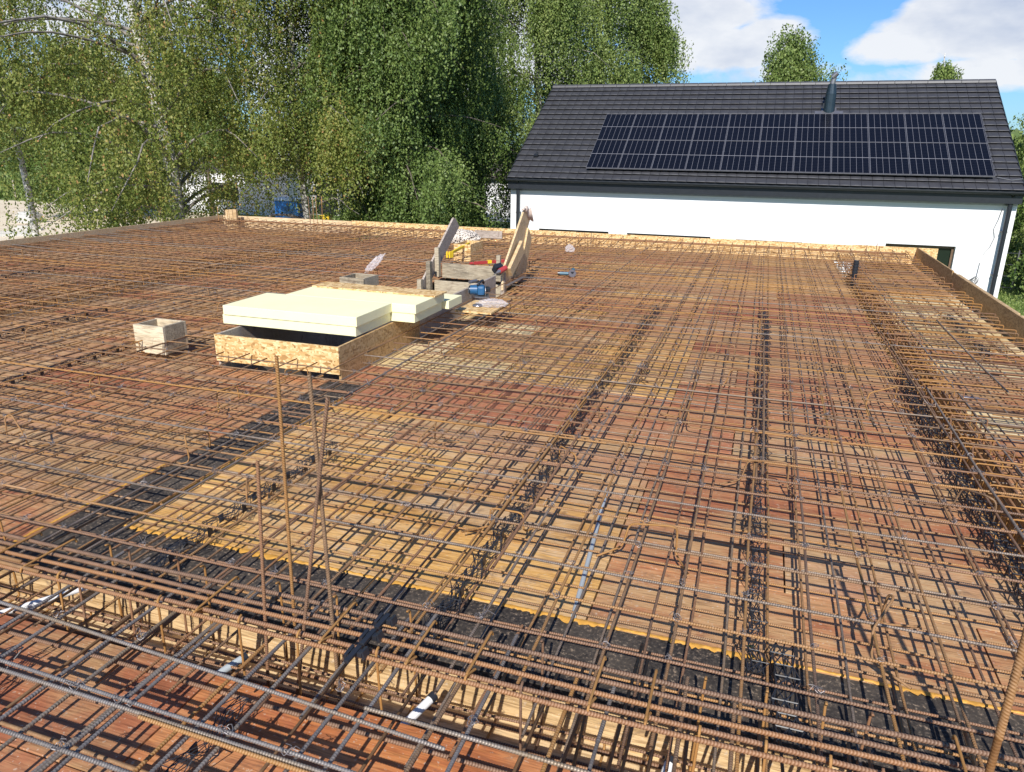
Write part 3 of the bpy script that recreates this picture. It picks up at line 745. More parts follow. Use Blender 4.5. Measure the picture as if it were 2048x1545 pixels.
# ------------------------------------------------------------------ black spacer strips
def spacer_mesh(L,seed,w=.017,amp=.022,rr0=.0019):
    r=random.Random(seed); b=MB(); n=int(L/.062); h=.052
    prev=None
    for i in range(n+1):
        y=i*.062; cx=amp*math.sin(y*2*PI/.248)+r.uniform(-.003,.003)
        cur=[(cx-w-.012*(i%2),y,h),(cx+w+.012*(i%2),y,h),(cx-w*1.2,y,0),(cx+w*1.2,y,0),(cx,y,h)]
        if i%4==0 and i<n: b.box((cx-w,y+.03,h*.6),(.004,.03,h*.8)); 
        if i%4==2 and i<n: b.box((cx+w,y+.03,h*.6),(.004,.03,h*.8))
        if prev:
            T=lambda p,q,rr=rr0:b.cyl(p,q,rr,seg=4,cap=False)
            T(prev[0],cur[0]);T(prev[1],cur[1]);T(prev[4],cur[4]);T(prev[2],cur[2]);T(prev[3],cur[3])
            T(prev[0],cur[4]) if i%2 else T(prev[4],cur[0]); T(prev[1],cur[4]) if i%2 else T(prev[4],cur[1])
            T(prev[0],cur[2]) if i%2 else T(prev[2],cur[0]); T(prev[1],cur[3]) if i%2 else T(prev[3],cur[1])
            T(cur[0],cur[1]); T(cur[0],cur[2])
        prev=cur
    bmesh.ops.recalc_face_normals(b.bm,faces=b.bm.faces[:]); me=bpy.data.meshes.new('spacer_strip'); b.bm.to_mesh(me); b.bm.free(); me.materials.append(BLACKP); return me
SP={L:[spacer_mesh(L,k) for k in range(2)] for L in (.55,1.0,1.98)}
SPW={L:[spacer_mesh(L,k+5,.030,.006,.0026) for k in range(2)] for L in (.55,1.0,1.98)}
def spacer(x,y0,y1,lab,W_=False):
    y=y0
    while y<y1-.3:
        rem=y1-y; L=1.98 if rem>=1.7 else (1.0 if rem>=.9 else .55)
        o=bpy.data.objects.new('spacer_strip',random.choice((SPW if W_ else SP)[L])); col.objects.link(o); o.location=(x+random.uniform(-.02,.02),y,.052); o.rotation_euler=(0,0,random.uniform(-.012,.012))
        tag(o,lab+(', nearest piece' if y==y0 else ''),'spacer strip','black plastic spacer strips'); y+=L+.02
spacer(.15,2.28,9.0,'black lattice spacer strip in the straight row right of centre')
spacer(.255,1.98,2.6,'short black lattice spacer strip beside the start of the straight row',True)
spacer(-1.04,2.02,8.4,'black wavy spacer strip in the row running away from the beam clip')
spacer(-2.33,2.08,3.75,'black wavy spacer strip left of the upright bars over the felt')
spacer(1.21,3.0,6.4,'black wavy spacer strip in the row beside the right side beam',True)
spacer(2.1,7.4,9.6,'black spacer strip between the right side beam and the right edge board')
spacer(-2.34,1.05,1.75,'black spacer strip on the foreground panels at the left picture edge')
spacer(-1.41,1.1,1.72,'black spacer strip on the foreground panels below the upright bars')
spacer(-5.3,3.2,5.4,'black spacer strip in the row left of the stairwell')
spacer(-6.7,4.2,6.4,'black spacer strip in the second row left of the stairwell')
spacer(-9.6,6.2,8.4,'black spacer strip at the far left part of the deck')
t=thing('spacer_clip','black plastic spacer clip lying on top of the foreground beam bars','spacer clip',(-1.12,1.87,.212),0)
t.rotation_euler=(0,0,-.04)
b=MB()
for k in range(3):
    y=-.10+k*.095; b.box((0,y,.012),(.018,.085,.012),(0,0,0),.002); b.box((.0,y+.02,.004),(.05,.022,.02),(0,0,0),.003); b.box((-.022,y+.01,.006),(.012,.05,.026),(.1,.2,0),.002); b.box((.026,y+.03,.002),(.012,.035,.03),(0,-.3,0),.002)
b.done('clip_body',BLACKP,t)
# ------------------------------------------------------------------ conduits and bits in the trench
def conduit(p0,p1,r,mat,lab,cap=True):
    t=thing('conduit',lab,'conduit pipe',p0); d=Vector(p1)-Vector(p0)
    MB().cyl((0,0,0),d,r,seg=16).done('pipe',mat,t,smooth=False)
    if cap: MB().cyl(d*.93,d*1.05,r*1.2,seg=16).done('end_cap',BLACKP,t)
conduit((-2.9,1.70,-.05),(-2.62,2.06,-.03),.0135,WHITE,'white conduit pipe crossing the trench at the left picture edge',False)
conduit((-1.76,1.74,-.06),(-1.68,1.90,-.03),.014,GREYP,'pale grey conduit stub in the trench left of the upright bars')
conduit((-.985,1.76,-.06),(-.915,1.93,-.02),.015,WHITE,'white conduit stub with black end in the middle of the trench')
conduit((-.12,1.80,-.10),(-.09,1.95,-.05),.016,WHITE,'white conduit stub with black end at the bottom of the picture')
conduit((1.62,6.25,.02),(1.80,6.27,.02),.009,WHITE,'white conduit piece beside the right side beam, farther one',False)
conduit((1.62,5.65,.02),(1.82,5.66,.02),.009,WHITE,'white conduit piece beside the right side beam, nearer one',False)
conduit((-.655,3.7,.018),(-.55,2.5,.018),.011,GREYP,'long grey conduit lying low between the panels beyond the felt',False)
o=MB().box((0,0,0),(.03,.012,.004),(0,0,0),.0015).done('leaf',LEAFC,None,(.135,2.55,.012),(.1,.1,.6)); tag(o,'small yellow-green fallen leaf beside the spacer row','leaf')
# ------------------------------------------------------------------ stairwell
zb=.285
w=WELL
def bx(name,x0,x1,y0,y1,z0,z1,mat,parent,o=(0,0,0)):
    return MB().box(((x0+x1)/2-o[0],(y0+y1)/2-o[1],(z0+z1)/2-o[2]),(x1-x0,y1-y0,z1-z0),(0,0,0),.0015).done(name,mat,parent)
t=thing('stairwell_box','open formwork box round the stairwell, flaky front board under the foam sheets','formwork box',(-3.7,4.95,0))
L0=tuple(t.location)
bx('front_board',w[0],w[1]-.0,w[2],w[2]+.022,.055,zb,OSB,t,L0)
bx('side_board',w[1]-.022,w[1]+.0,w[2]+.024,6.45,-1.2,zb,OSB_SHADED,t,L0)
bx('side_board',w[1]-.026,w[1]+.003,6.452,8.68,-.1,zb+.004,PLKG,t,L0)
bx('side_board',w[0],w[0]+.022,w[2]+.024,6.6,-1.2,zb,PLKG,t,L0)
bx('side_board',w[0],w[0]+.022,6.602,8.6,-1.2,.05,PLKG,t,L0)
# staircase
t=thing('staircase','wooden stair formwork rising to the far end of the stairwell','staircase',(-3.7,9.4,-.1)); L0=tuple(t.location)
for k in range(9):
    y=9.45-.27*k; z1=.275-.195*k
    bx('riser_board',-4.17,-3.13,y,y+.024,z1-.2,z1,PLKW,t,L0)
    if k>0: bx('step_soffit',-4.17,-3.13,y+.03,y+.262,z1-.19,z1-.165,PLKW,t,L0)
# soffit at the top behind riser one: deck continues
t2=thing('stair_stringer','long slanted grey plank rising out of the left side of the stairwell','slanted plank',(-4.26,9.1,0)); L0=tuple(t2.location)
# plank in y-z plane: lower edge passes (8.97,.0)->(10.26,.70); upper (8.97,.17)->(10.05,.84)
MB().prism([(8.2-9.1,-.55),(8.2-9.1,-.33),(8.97-9.1,.10),(10.07-9.1,.845),(10.14-9.1,.83),(10.27-9.1,.70),(9.6-9.1,.28),(8.97-9.1,-.10)],'x',-.012,.016).done('plank',PLKG,t2)
for (y,z0,z1) in ((9.38,.10,.50),(9.09,-.08,.35),(8.80,-.05,.15)):
    bx('cleat',-4.235,-4.175,y-.035,y+.035,z0,z1,PLKW,t2,L0)
t3=thing('stair_boards','tall slanted pine boards nailed together at the right side of the stairwell','slanted boards',(-3.08,9.3,0)); L0=tuple(t3.location)
MB().prism([(8.98-9.3,.05),(8.99-9.3,.31),(9.84-9.3,1.0),(9.92-9.3,1.0),(10.12-9.3,.86),(9.55-9.3,.24),(9.35-9.3,.06)],'x',-.05,-.024).done('board',PLK,t3)
MB().prism([(9.36-9.3,.12),(9.82-9.3,.52),(9.97-9.3,.76),(10.13-9.3,.6),(9.94-9.3,.28),(9.85-9.3,.08)],'x',-.022,.004).done('board',PLK,t3)
MB().prism([(9.05-9.3,.33),(9.56-9.3,.63),(9.64-9.3,.46),(9.14-9.3,.22)],'x',.006,.05).done('board',PLK,t3)
MB().box((-.04,-.27,.12),(.05,.06,.3)).done('cleat',PLKG,t3)
bm_=MB().box((-.115,-.24,.36),(.05,.05,.26)).done('cleat',PLKW,t3)
# glove on top
b=MB(); b.sph((0,0,0),.06,3,(.45,1.0,.8)); 
for k in range(4): b.cyl((0.0+.01*k,.03+.02*k,-.02),(.012*k,.08+.03*k,-.16-.02*k),.016,.011,8)
b.cyl((-.005,-.05,.01),(-.01,-.13,.03),.02,.014,8)
g=b.done('work_glove',CLOTHT,None,(-3.10,9.92,1.02),(.2,0,0),True)
tag(g,'beige work glove draped over the top of the tall slanted boards','glove')
# inner dark wall of well
# ------------------------------------------------------------------ foam sheets
def foam(x0,x1,y0,y1,z0,z1,lab,mat=FOAMC,rz=0):
    b=MB(); b.box((0,0,0),(x1-x0,y1-y0,z1-z0),(0,0,0),.004)
    o=b.done('foam_sheet',mat,None,((x0+x1)/2,(y0+y1)/2,(z0+z1)/2),(0,0,rz)); return tag(o,lab,'foam sheet','pale yellow foam sheets on the stairwell box')
foam(-4.45,-3.115,5.26,5.88,.30,.383,'pale yellow foam sheet, lower one of the front pair on the box')
foam(-4.43,-3.10,5.25,5.885,.385,.468,'pale yellow foam sheet, upper one of the front pair, beside the beam cage',rz=.004)
foam(-4.24,-2.88,5.895,6.50,.30,.383,'pale yellow foam sheet, lower one of the rear pair')
foam(-4.22,-2.86,5.89,6.52,.385,.468,'pale yellow foam sheet, upper one of the rear pair, carrying the board strip',rz=-.006)
o=foam(-3.6,-2.83,6.56,6.9,.30,.38,'small pale foam offcut behind the rear foam sheets')
o=MB().box((0,0,0),(1.36,.27,.012),(0,0,0),.001).done('osb_strip',OSB,None,(-3.52,6.42,.476),(0,0,-.03)); tag(o,'narrow flaky board strip lying on the rear foam sheet','board')
# ------------------------------------------------------------------ small boxes
def open_box(name,cx,cy,wx,wy,h,th,mat,lab,rz,mat2=None):
    t=thing(name,lab,'box mould',(cx,cy,.30-h),rz)
    mat2=mat2 or mat
    MB().box((0,-wy/2,h/2),(wx,th,h),(0,0,0),.0015).done('side',mat,t); MB().box((0,wy/2,h/2),(wx,th,h),(0,0,0),.0015).done('side',mat,t)
    MB().box((-wx/2+th/2,0,h/2-.003),(th,wy-th-.002,h),(0,0,0),.0015).done('side',mat2,t); MB().box((wx/2-th/2,0,h/2+.003),(th,wy-th-.002,h),(0,0,0),.0015).done('side',mat2,t)
open_box('box_mould',-4.99,5.08,.33,.25,.25,.024,wood('plank_white',[(.3,(.6,.48,.3)),(.6,(.76,.66,.48)),(.8,(.8,.72,.56))],(2,22,22)),'small square plank box standing in the mesh left of the foam sheets',-.02,PLKW)  # left and right boards get the darker plank, painting in their shade
open_box('box_mould',-4.62,7.95,.34,.32,.30,.024,PLKW,'plank box half hidden behind the foam sheets',-.05)
open_box('box_mould',-4.64,11.62,.30,.55,.30,.018,OSB,'square flaky-board box behind the stair opening beside the yellow tool',0)
o=MB().box((0,0,0),(.55,.03,.14),(0,0,0),.002).done('plank_offcut',PLKG,None,(-4.9,13.3,.25),(0,0,.02)); tag(o,'grey plank offcut standing near the far edge beside the patterned cloth','plank')
# osb board with bag
o=MB().box((0,0,0),(.40,.58,.018),(0,0,0),.001).done('osb_offcut',OSB,None,(-2.735,7.25,.195),(.0,0,0)); tag(o,'square flaky board piece lying on the mesh right of the stairwell, plastic bag on it','board')
def crumple(name,cx,cy,cz,sx,sy,sz,seed,mat,lab,cat,sub=4,amp=.6,rot=None):
    b=MB(); b.sph((0,0,0),1,sub); r=random.Random(seed); ph=[(r.uniform(1.5,6),r.uniform(0,6),Vector((r.uniform(-1,1),r.uniform(-1,1),r.uniform(-1,1))).normalized()) for _ in range(14)]
    for v_ in b.bm.verts:
        d=v_.co.normalized(); a=sum(abs(math.sin(f*d.dot(ax)*2+p)) for f,p,ax in ph)/14-.6
        v_.co=d*(1+amp*a*2.2); v_.co.x*=sx; v_.co.y*=sy; v_.co.z=max(v_.co.z*sz,-sz*.35)
    o=b.done(name,mat,None,(cx,cy,cz),rot,False); return tag(o,lab,cat)
crumple('plastic_bag',-2.64,7.3,.228,.15,.12,.045,3,FILM,'crumpled clear plastic bag on the square board piece','bag')
crumple('plastic_bag',-5.06,9.15,.26,.05,.16,.05,5,FILM,'crumpled white film bag lying on the mesh behind the foam sheets','bag',4,.7,(.75,.2,-.5))
crumple('plastic_bag',-2.98,12.0,.22,.07,.07,.08,9,FILM,'small scrap of clear film right of the tall slanted boards','bag')
crumple('patterned_cloth',-5.15,12.6,.22,.33,.22,.17,8,PAT,'black and white patterned jacket heaped behind the slanted grey plank','cloth',4,.3)
# screws box / nails on board
o=MB().sph((0,0,0),.06,2,(1,1,.35)).done('nail_heap',METAL,None,(-2.78,7.22,.215)); tag(o,'small heap of nails in clear film on the square board','nails')
# ------------------------------------------------------------------ tools
t=thing('circular_saw','blue and black cordless circular saw beside the stairwell side board','power tool',(-2.95,7.72,.285),0,rot=(0,0,.35)); t.scale=(.88,.88,.88)
MB().cyl((-.12,0,.0),(-.03,0,.0),.062,seg=20).done('motor',BLUEP,t)
MB().cyl((-.135,0,0),(-.118,0,.0),.055,seg=20).done('motor_cap',BLACKP,t)
b=MB()
for k in range(5): b.box((-.139,0,-.03+k*.015),(.005,.07,.005))
b.done('vent_slots',TEAL,t)
MB().box((.02,0,.0),(.10,.15,.12),(0,0,0),.03).done('blade_guard',BLUEP,t)
MB().tube([(-.02,-.03,.06),(.0,.0,.10),(.04,.06,.11),(.05,.11,.07)],.017,8).done('handle',BLACKP,t)
MB().cyl((-.04,.09,.10),(-.13,.0,.10),.022,seg=14).done('dust_port',METAL,t)
MB().box((.03,0,-.075),(.18,.26,.005),(0,0,0),.001).done('base_plate',METAL,t)
MB().box((.10,.10,-.01),(.07,.10,.06),(0,0,.2),.012).done('battery',BLACKP,t)
MB().cyl((.075,0,-.02),(.08,0,-.02),.085,seg=28).done('saw_blade',METAL,t)
t=thing('impact_driver','red and black cordless driver leaning on the corner of the stairwell','power tool',(-3.12,8.93,.30),0,rot=(.1,.3,-.5))
MB().box((-.07,0,.02),(.075,.12,.11),(0,.3,0),.015).done('battery',BLACKP,t)
MB().tube([(-.04,0,.02),(.03,0,.05)],.024,10).done('grip',BLACKP,t)
MB().cyl((.03,.05,.06),(.05,-.07,.045),.034,seg=16).done('motor_housing',REDP,t)
MB().cyl((.05,-.07,.045),(.058,-.12,.038),.028,.016,16).done('nose',METAL,t)
MB().cyl((.058,-.12,.038),(.068,-.18,.03),.006,seg=8).done('bit',METAL,t)
t=thing('framing_square','grey metal framing square lying on the mesh right of the stair boards','square tool',(-2.93,9.30,.185),0)
MB().box((.0,-.33,.003),(.05,.70,.004)).done('tongue',METAL,t); MB().box((.27,.0,.003),(.50,.045,.004)).done('blade',METAL,t)
t=thing('angle_grinder','black and teal angle grinder on the mesh right of the stair boards','power tool',(-2.38,9.62,.22),0,rot=(0,0,.25)); t.scale=(.8,.8,.8)
MB().cyl((-.17,0,0),(.0,0,0),.028,seg=14).done('body',TEAL,t); MB().cyl((-.2,0,0),(-.165,0,0),.03,seg=14).done('end_cap',BLACKP,t)
MB().cyl((.04,0,-.02),(.04,0,.035),.04,seg=16).done('gear_head',BLACKP,t); MB().cyl((.04,-.01,.0),(.045,-.035,.01),.065,seg=24).done('disc_guard',DARKM,t)
MB().cyl((.05,.03,.03),(.06,.1,.05),.032,seg=12).done('battery',TEAL,t)
t=thing('spirit_level','red tool with yellow band lying on the mesh beyond the stair risers','level',(-3.78,10.3,.20),0,rot=(0,0,.88))
MB().box((0,0,0),(.52,.03,.045),(0,0,0),.006).done('body',REDP,t); MB().box((0,0,.004),(.07,.034,.047),(0,0,0),.003).done('vial',YELP,t); MB().cyl((-.28,0,0),(-.33,0,0),.02,seg=10).done('end',REDP,t); MB().cyl((.26,0,0),(.36,0,0),.012,seg=10).done('tip',BLACKP,t)
t=thing('yellow_bracket','yellow plastic profile with a forked end lying beside the flaky-board box','tool',(-4.58,11.0,.24),0,rot=(.0,.0,1.66))
MB().box((.1,0,.02),(1.1,.035,.04),(0,-.03,0),.004).done('profile',YELP,t); MB().box((-.46,.03,.0),(.09,.02,.10),(0,0,.4),.004).done('fork',YELP,t); MB().box((-.46,-.04,.0),(.09,.02,.10),(0,0,-.4),.004).done('fork',YELP,t)
t=thing('tube_sleeve','short black ribbed tube standing upright in the mesh near the far right','tube',(1.30,11.2,0))
b=MB(); b.cyl((0,0,0),(0,0,.40),.034,seg=16)
for k in range(9): b.cyl((0,0,.03+.04*k),(0,0,.045+.04*k),.040,seg=16)
b.done('ribbed_tube',BLACKP,t)
# ------------------------------------------------------------------ white neighbouring house
YW=22.0; HX0,HX1=-7.40,6.06; YR=26.6; ZR=3.82; ZE=.95; YE=21.75
H=thing('white_house','white rendered house with a dark tiled roof carrying solar panels','house',(0,YW,GZ))
def hb(name,x0,x1,y0,y1,z0,z1,mat,parent=None,bev=0.0):
    return MB().box(((x0+x1)/2,(y0+y1)/2-YW,(z0+z1)/2-GZ),(x1-x0,y1-y0,z1-z0),(0,0,0),bev).done(name,mat,parent or H)
wins=[(-6.46,-4.05,-.52,-2.0),(-3.0,1.14,-.56,-2.0),(3.2,4.86,-.49,-2.65)]
wins=[(-6.46,-4.3,-.52,-2.0),(-3.75,-1.35,-.53,-2.0),(-.65,1.12,-.56,-2.0),(3.2,4.86,-.49,-2.62)]
# front wall in pieces around the openings
zs=-.52; ztop=.72
wb=MB()
def W(x0,x1,z0,z1): wb.box(((x0+x1)/2,.15,(z0+z1)/2-GZ),(x1-x0,.3,z1-z0))
W(HX0+.02,HX1-.02,-.48,ztop)
edges=[HX0+.02]
for a,b_,zt_,zb_ in wins: edges+= [a,b_]
edges.append(HX1-.02)
for i in range(0,len(edges),2): W(edges[i],edges[i+1],GZ,-.482)
for a,b_,zt_,zb_ in wins:
    if zt_<-.5: W(a+.001,b_-.001,zt_,-.482)
    if zb_>-2.5: W(a+.001,b_-.001,GZ,zb_)
wb.done('wall',RENDER_W,H)
for a,b_,zt_,zb_ in wins:
    f=MB(); 
    zt2=min(zt_,-.482)
    for c,s_ in ((((a+b_)/2,zt2-.03),(b_-a-.01,.06)),(((a+b_)/2,zb_+.03),(b_-a-.01,.06)),((a+.035,(zt2+zb_)/2),(.06,zt2-zb_-.13)),((b_-.035,(zt2+zb_)/2),(.06,zt2-zb_-.13)),(((a+b_)/2,(zt2+zb_)/2),(.07,zt2-zb_-.13))):
        f.box((c[0],.14,c[1]-GZ),(s_[0],.06,s_[1]))
    fo=f.done('window',plain('frame_brown_%.1f'%a,(.16,.10,.06) if a>3 else (.05,.045,.045),.5),H)
    g=MB().box(((a+b_)/2,.17,(zt2+zb_)/2-GZ),(b_-a-.12,.02,zt2-zb_-.12)).done('pane',GLASS,fo)
for a,b_ in ((-4.28,-3.77),(-1.33,-.67)): hb('window_panel',a,b_,YW-.03,YW-.002,-1.9,-.545,SILL)
hb('wall',HX0+.02,HX0+.3,YW+.302,31.2,GZ,ztop,RENDER_W); hb('wall',HX1-.3,HX1-.02,YW+.302,31.2,GZ,ztop,RENDER_W); hb('wall',HX0+.02,HX1-.02,31.202,31.5,GZ,ztop,RENDER_W)
gp=[(YW+.0-YW,ztop-GZ+.002),(31.5-YW,ztop-GZ+.002),(YR-YW,ZR-.12-GZ)]
for x in (HX0+.02,HX1-.3): MB().prism(gp,'x',x,x+.28).done('gable',RENDER_W,H)
# roof with real tile courses
slope=math.atan2(ZR-ZE,YR-YE); SL=math.hypot(ZR-ZE,YR-YE)
roof=bpy.data.objects.new('roof',None)
def roof_side(sign):
    V=[];F=[]
    rows=18; rh=SL/rows; tw=.262
    ncol=int(round((HX1-HX0)/tw)); tw=(HX1-HX0)/ncol
    def Pt(x,s,h):  # s along slope from eave, h normal offset
        y=YE+s*math.cos(slope)-h*math.sin(slope); z=ZE+s*math.sin(slope)+h*math.cos(slope)
        if sign<0: y=2*YR-y
        return (x,y-YW,z-GZ)
    for r_ in range(rows):
        for c_ in range(ncol):
            off=(r_%2)*tw*.5
            xa=HX0+c_*tw+off*0; xa=HX0+c_*tw; xb=xa+tw-.007
            s0=r_*rh-.02; s1=(r_+1)*rh
            xs_=np.linspace(xa,xb,5); base=len(V)
            for q,xx in enumerate(xs_):
                u=q/4; bul=.010*math.sin(PI*u)
                V.append(Pt(xx,s0-bul*1.4,.050+bul)); V.append(Pt(xx,s0-bul*1.4,.062+bul)); V.append(Pt(xx,s0+.03,.064+bul)); V.append(Pt(xx,s1,.014+bul*.5))
            for q in range(4):
                a=base+q*4; b2=a+4
                for k_ in range(3): F.append((a+k_,b2+k_,b2+k_+1,a+k_+1))
    me=npmesh('roof_tiles',V,F); return me
o=link('roof',roof_side(1),TILE,H); roofo=o
o2=link('roof',roof_side(-1),TILE,H)
MB().prism([(YE-YW,ZE-GZ-.06),(YE-YW,ZE-GZ+.008),(YR-YW,ZR-GZ+.008),(2*YR-YE-YW,ZE-GZ+.008),(2*YR-YE-YW,ZE-GZ-.06),(YR-YW,ZR-GZ-.09)],'x',HX0+.004,HX1-.004).done('roof_deck',GUT,H)
b=MB(); n=30; tw=(HX1-HX0)/n
for k in range(n): 
    b.prism([(-.12,-.03),(-.10,.03),(0,.075),(.10,.03),(.12,-.03)],'x',HX0+k*tw,HX0+(k+1)*tw-.012)
bmesh.ops.translate(b.bm,vec=(0,YR-YW,ZR-GZ+.03),verts=b.bm.verts[:]); b.done('ridge_tiles',plain('ridge_grey',(.07,.07,.075),.5),H)
for x in (HX0-.012,HX1-.010): MB().prism([(YE-YW,ZE-GZ-.10),(YE-YW,ZE-GZ+.07),(YR-YW,ZR-GZ+.07),(YR-YW,ZR-GZ-.10)],'x',x,x+.022).done('barge_board',GUT,H)
# gutter, fascia, downpipes
b=MB(); n=8
prof=[(.0+.065*math.cos(a),.065*math.sin(a)) for a in np.linspace(PI,2*PI,9)]; prof2=[(.058*math.cos(a),.058*math.sin(a)) for a in np.linspace(2*PI,PI,9)]
b.prism(prof+prof2,'x',HX0-.02,HX1+.06); bmesh.ops.translate(b.bm,vec=(0,YE-YW-.06,ZE-GZ-.02),verts=b.bm.verts[:]); b.done('gutter',GUT,H)
hb('fascia',HX0,HX1,YE+.02,YE+.05,ZE-.30,ZE-.05,GUT); hb('soffit',HX0,HX1,YE+.052,YW-.002,ZE-.29,ZE-.27,GUT)
hb('gutter_flashing',HX0+.02,HX1-.02,YW-.012,YW-.002,ZE-.36,ZE-.31,METAL)
for x in (-7.10,5.84):
    t_=MB().cyl((x,-.15,GZ*0),(x,-.15,ZE-GZ-.12),.05 if x<0 else .055,seg=14)
    t_.cyl((x,-.15,ZE-GZ-.14),(x,-.28,ZE-GZ-.05),.05,seg=14)
    for z in (.4,1.6,2.7): t_.box((x,-.08,z),(.13,.15,.03))
    t_.done('downpipe',GUT,H)
# flue
def rp(x,s): return (x,YE+s*math.cos(slope)-YW,ZE+s*math.sin(slope)-GZ)
fx_,fy,fz=rp(1.52,(25.05-YE)/math.cos(slope))
fl=MB().cyl((fx_,fy,fz-.1),(fx_,fy-.0,fz+.55),.165,.15,18).cyl((fx_,fy,fz+.55),(fx_,fy,fz+.82),.15,.11,18).done('flue_pipe',plain('flue_steel',(.03,.05,.065),.35,.4),H)
MB().cyl((fx_,fy,fz+.82),(fx_+.03,fy,fz+1.0),.075,seg=14).cyl((fx_-.02,fy-.02,fz+1.0),(fx_+.1,fy-.05,fz+1.12),.085,.07,14).done('cowl',METAL,fl)
MB().box((fx_-.17,fy-.02,fz+.22),(.05,.06,.14)).done('bracket',GUT,fl)
MB().box((fx_,fy-.13,fz+.02),(.78,.18,.02),(slope,0,0),.003).box((fx_,fy+.02,fz+.07),(.42,.4,.04),(slope,0,0),.01).done('flashing',METAL,fl)
px_,py_,pz_=rp(-6.81,(22.69-YE)/math.cos(slope)); MB().box((px_,py_,pz_+.09),(.14,.10,.09),(slope,0,0),.01).box((px_+.03,py_+.02,pz_+.16),(.05,.05,.09)).done('roof_vent',GUT,H)
# cable coils and lamp wire on the wall
pts_=[(5.18,-.02,3.1),(5.12,-.03,2.95),(5.02,-.03,2.8),(5.06,-.03,2.6),(4.98,-.03,2.45),(4.88,-.03,2.35)]
pts_=[(5.72,-.03,3.27),(5.68,-.04,3.0),(5.62,-.03,2.75),(5.68,-.03,2.55),(5.62,-.03,2.3),(5.50,-.03,2.1)]
MB().tube([Vector(p) for p in pts_],.007,6).done('wall_cable',METAL,H)
b=MB()
for q in range(4):
    c=Vector((5.35+.03*q,-.05,1.35+.03*q)); b.tube([c+Vector((.10*math.cos(t_)*(1-.1*q),.0,.10*math.sin(t_))) for t_ in np.linspace(0,2*PI,13)],.008,5)
b.tube([(5.45,-.04,1.45),(5.47,-.03,1.9)],.007,5); b.done('cable_coil',METAL,H)
MB().tube([Vector(rp(5.5,.45))+Vector((0,0,.09)),Vector(rp(5.8,.36))+Vector((0,0,.075)),Vector(rp(6.05,.40))+Vector((0,0,.09))],.012,6).done('roof_cable',METAL,H)
# solar panels: things of their own on the roof
def mk_panel():
    t=thing('solar_panel','','solar panel',(0,0,0),rot=(slope,0,0),group='solar panels on the house roof')
    w_,h_=.950,1.556
    g=MB().box((w_/2,h_/2,.0),(w_-.0145,h_-.0165,.02)).done('cells',SOLAR,t)
    f=MB()
    for c,s_ in (((w_/2,.004,.0),(w_,.008,.038)),((w_/2,h_-.004,.0),(w_,.008,.038)),((.0035,h_/2,.0),(.007,h_-.017,.038)),((w_-.0035,h_/2,.0),(.007,h_-.017,.038))): f.box(c,s_)
    f.done('frame',plain('frame_alu',(.22,.22,.24),.4,.3),t)
    r=MB(); 
    for y in (.3,1.2): r.box((w_/2,y,-.045),(w_*1.0,.04,.05))
    r.done('rail',DARKM,t); return t
P0=mk_panel(); first=True
bcol=['leftmost','second from left','third from left','fourth from left','fifth from left','middle','fifth from right','fourth from right','third from right','second from right','rightmost']
s_base=(22.10-YE)/math.cos(slope)
for row in range(2):
    for c_ in range(11):
        s_=s_base+row*1.565; x=-5.07+c_*.9545
        h=.15; y=YE+s_*math.cos(slope)-h*math.sin(slope); z=ZE+s_*math.sin(slope)+h*math.cos(slope)
        lab=f'dark solar panel, {bcol[c_]} in the {"lower" if row==0 else "upper"} row on the house roof'
        if first: P0.location=(x,y,z); P0['label']=lab; first=False
        else: copytree(P0,(x,y,z),None,lab)
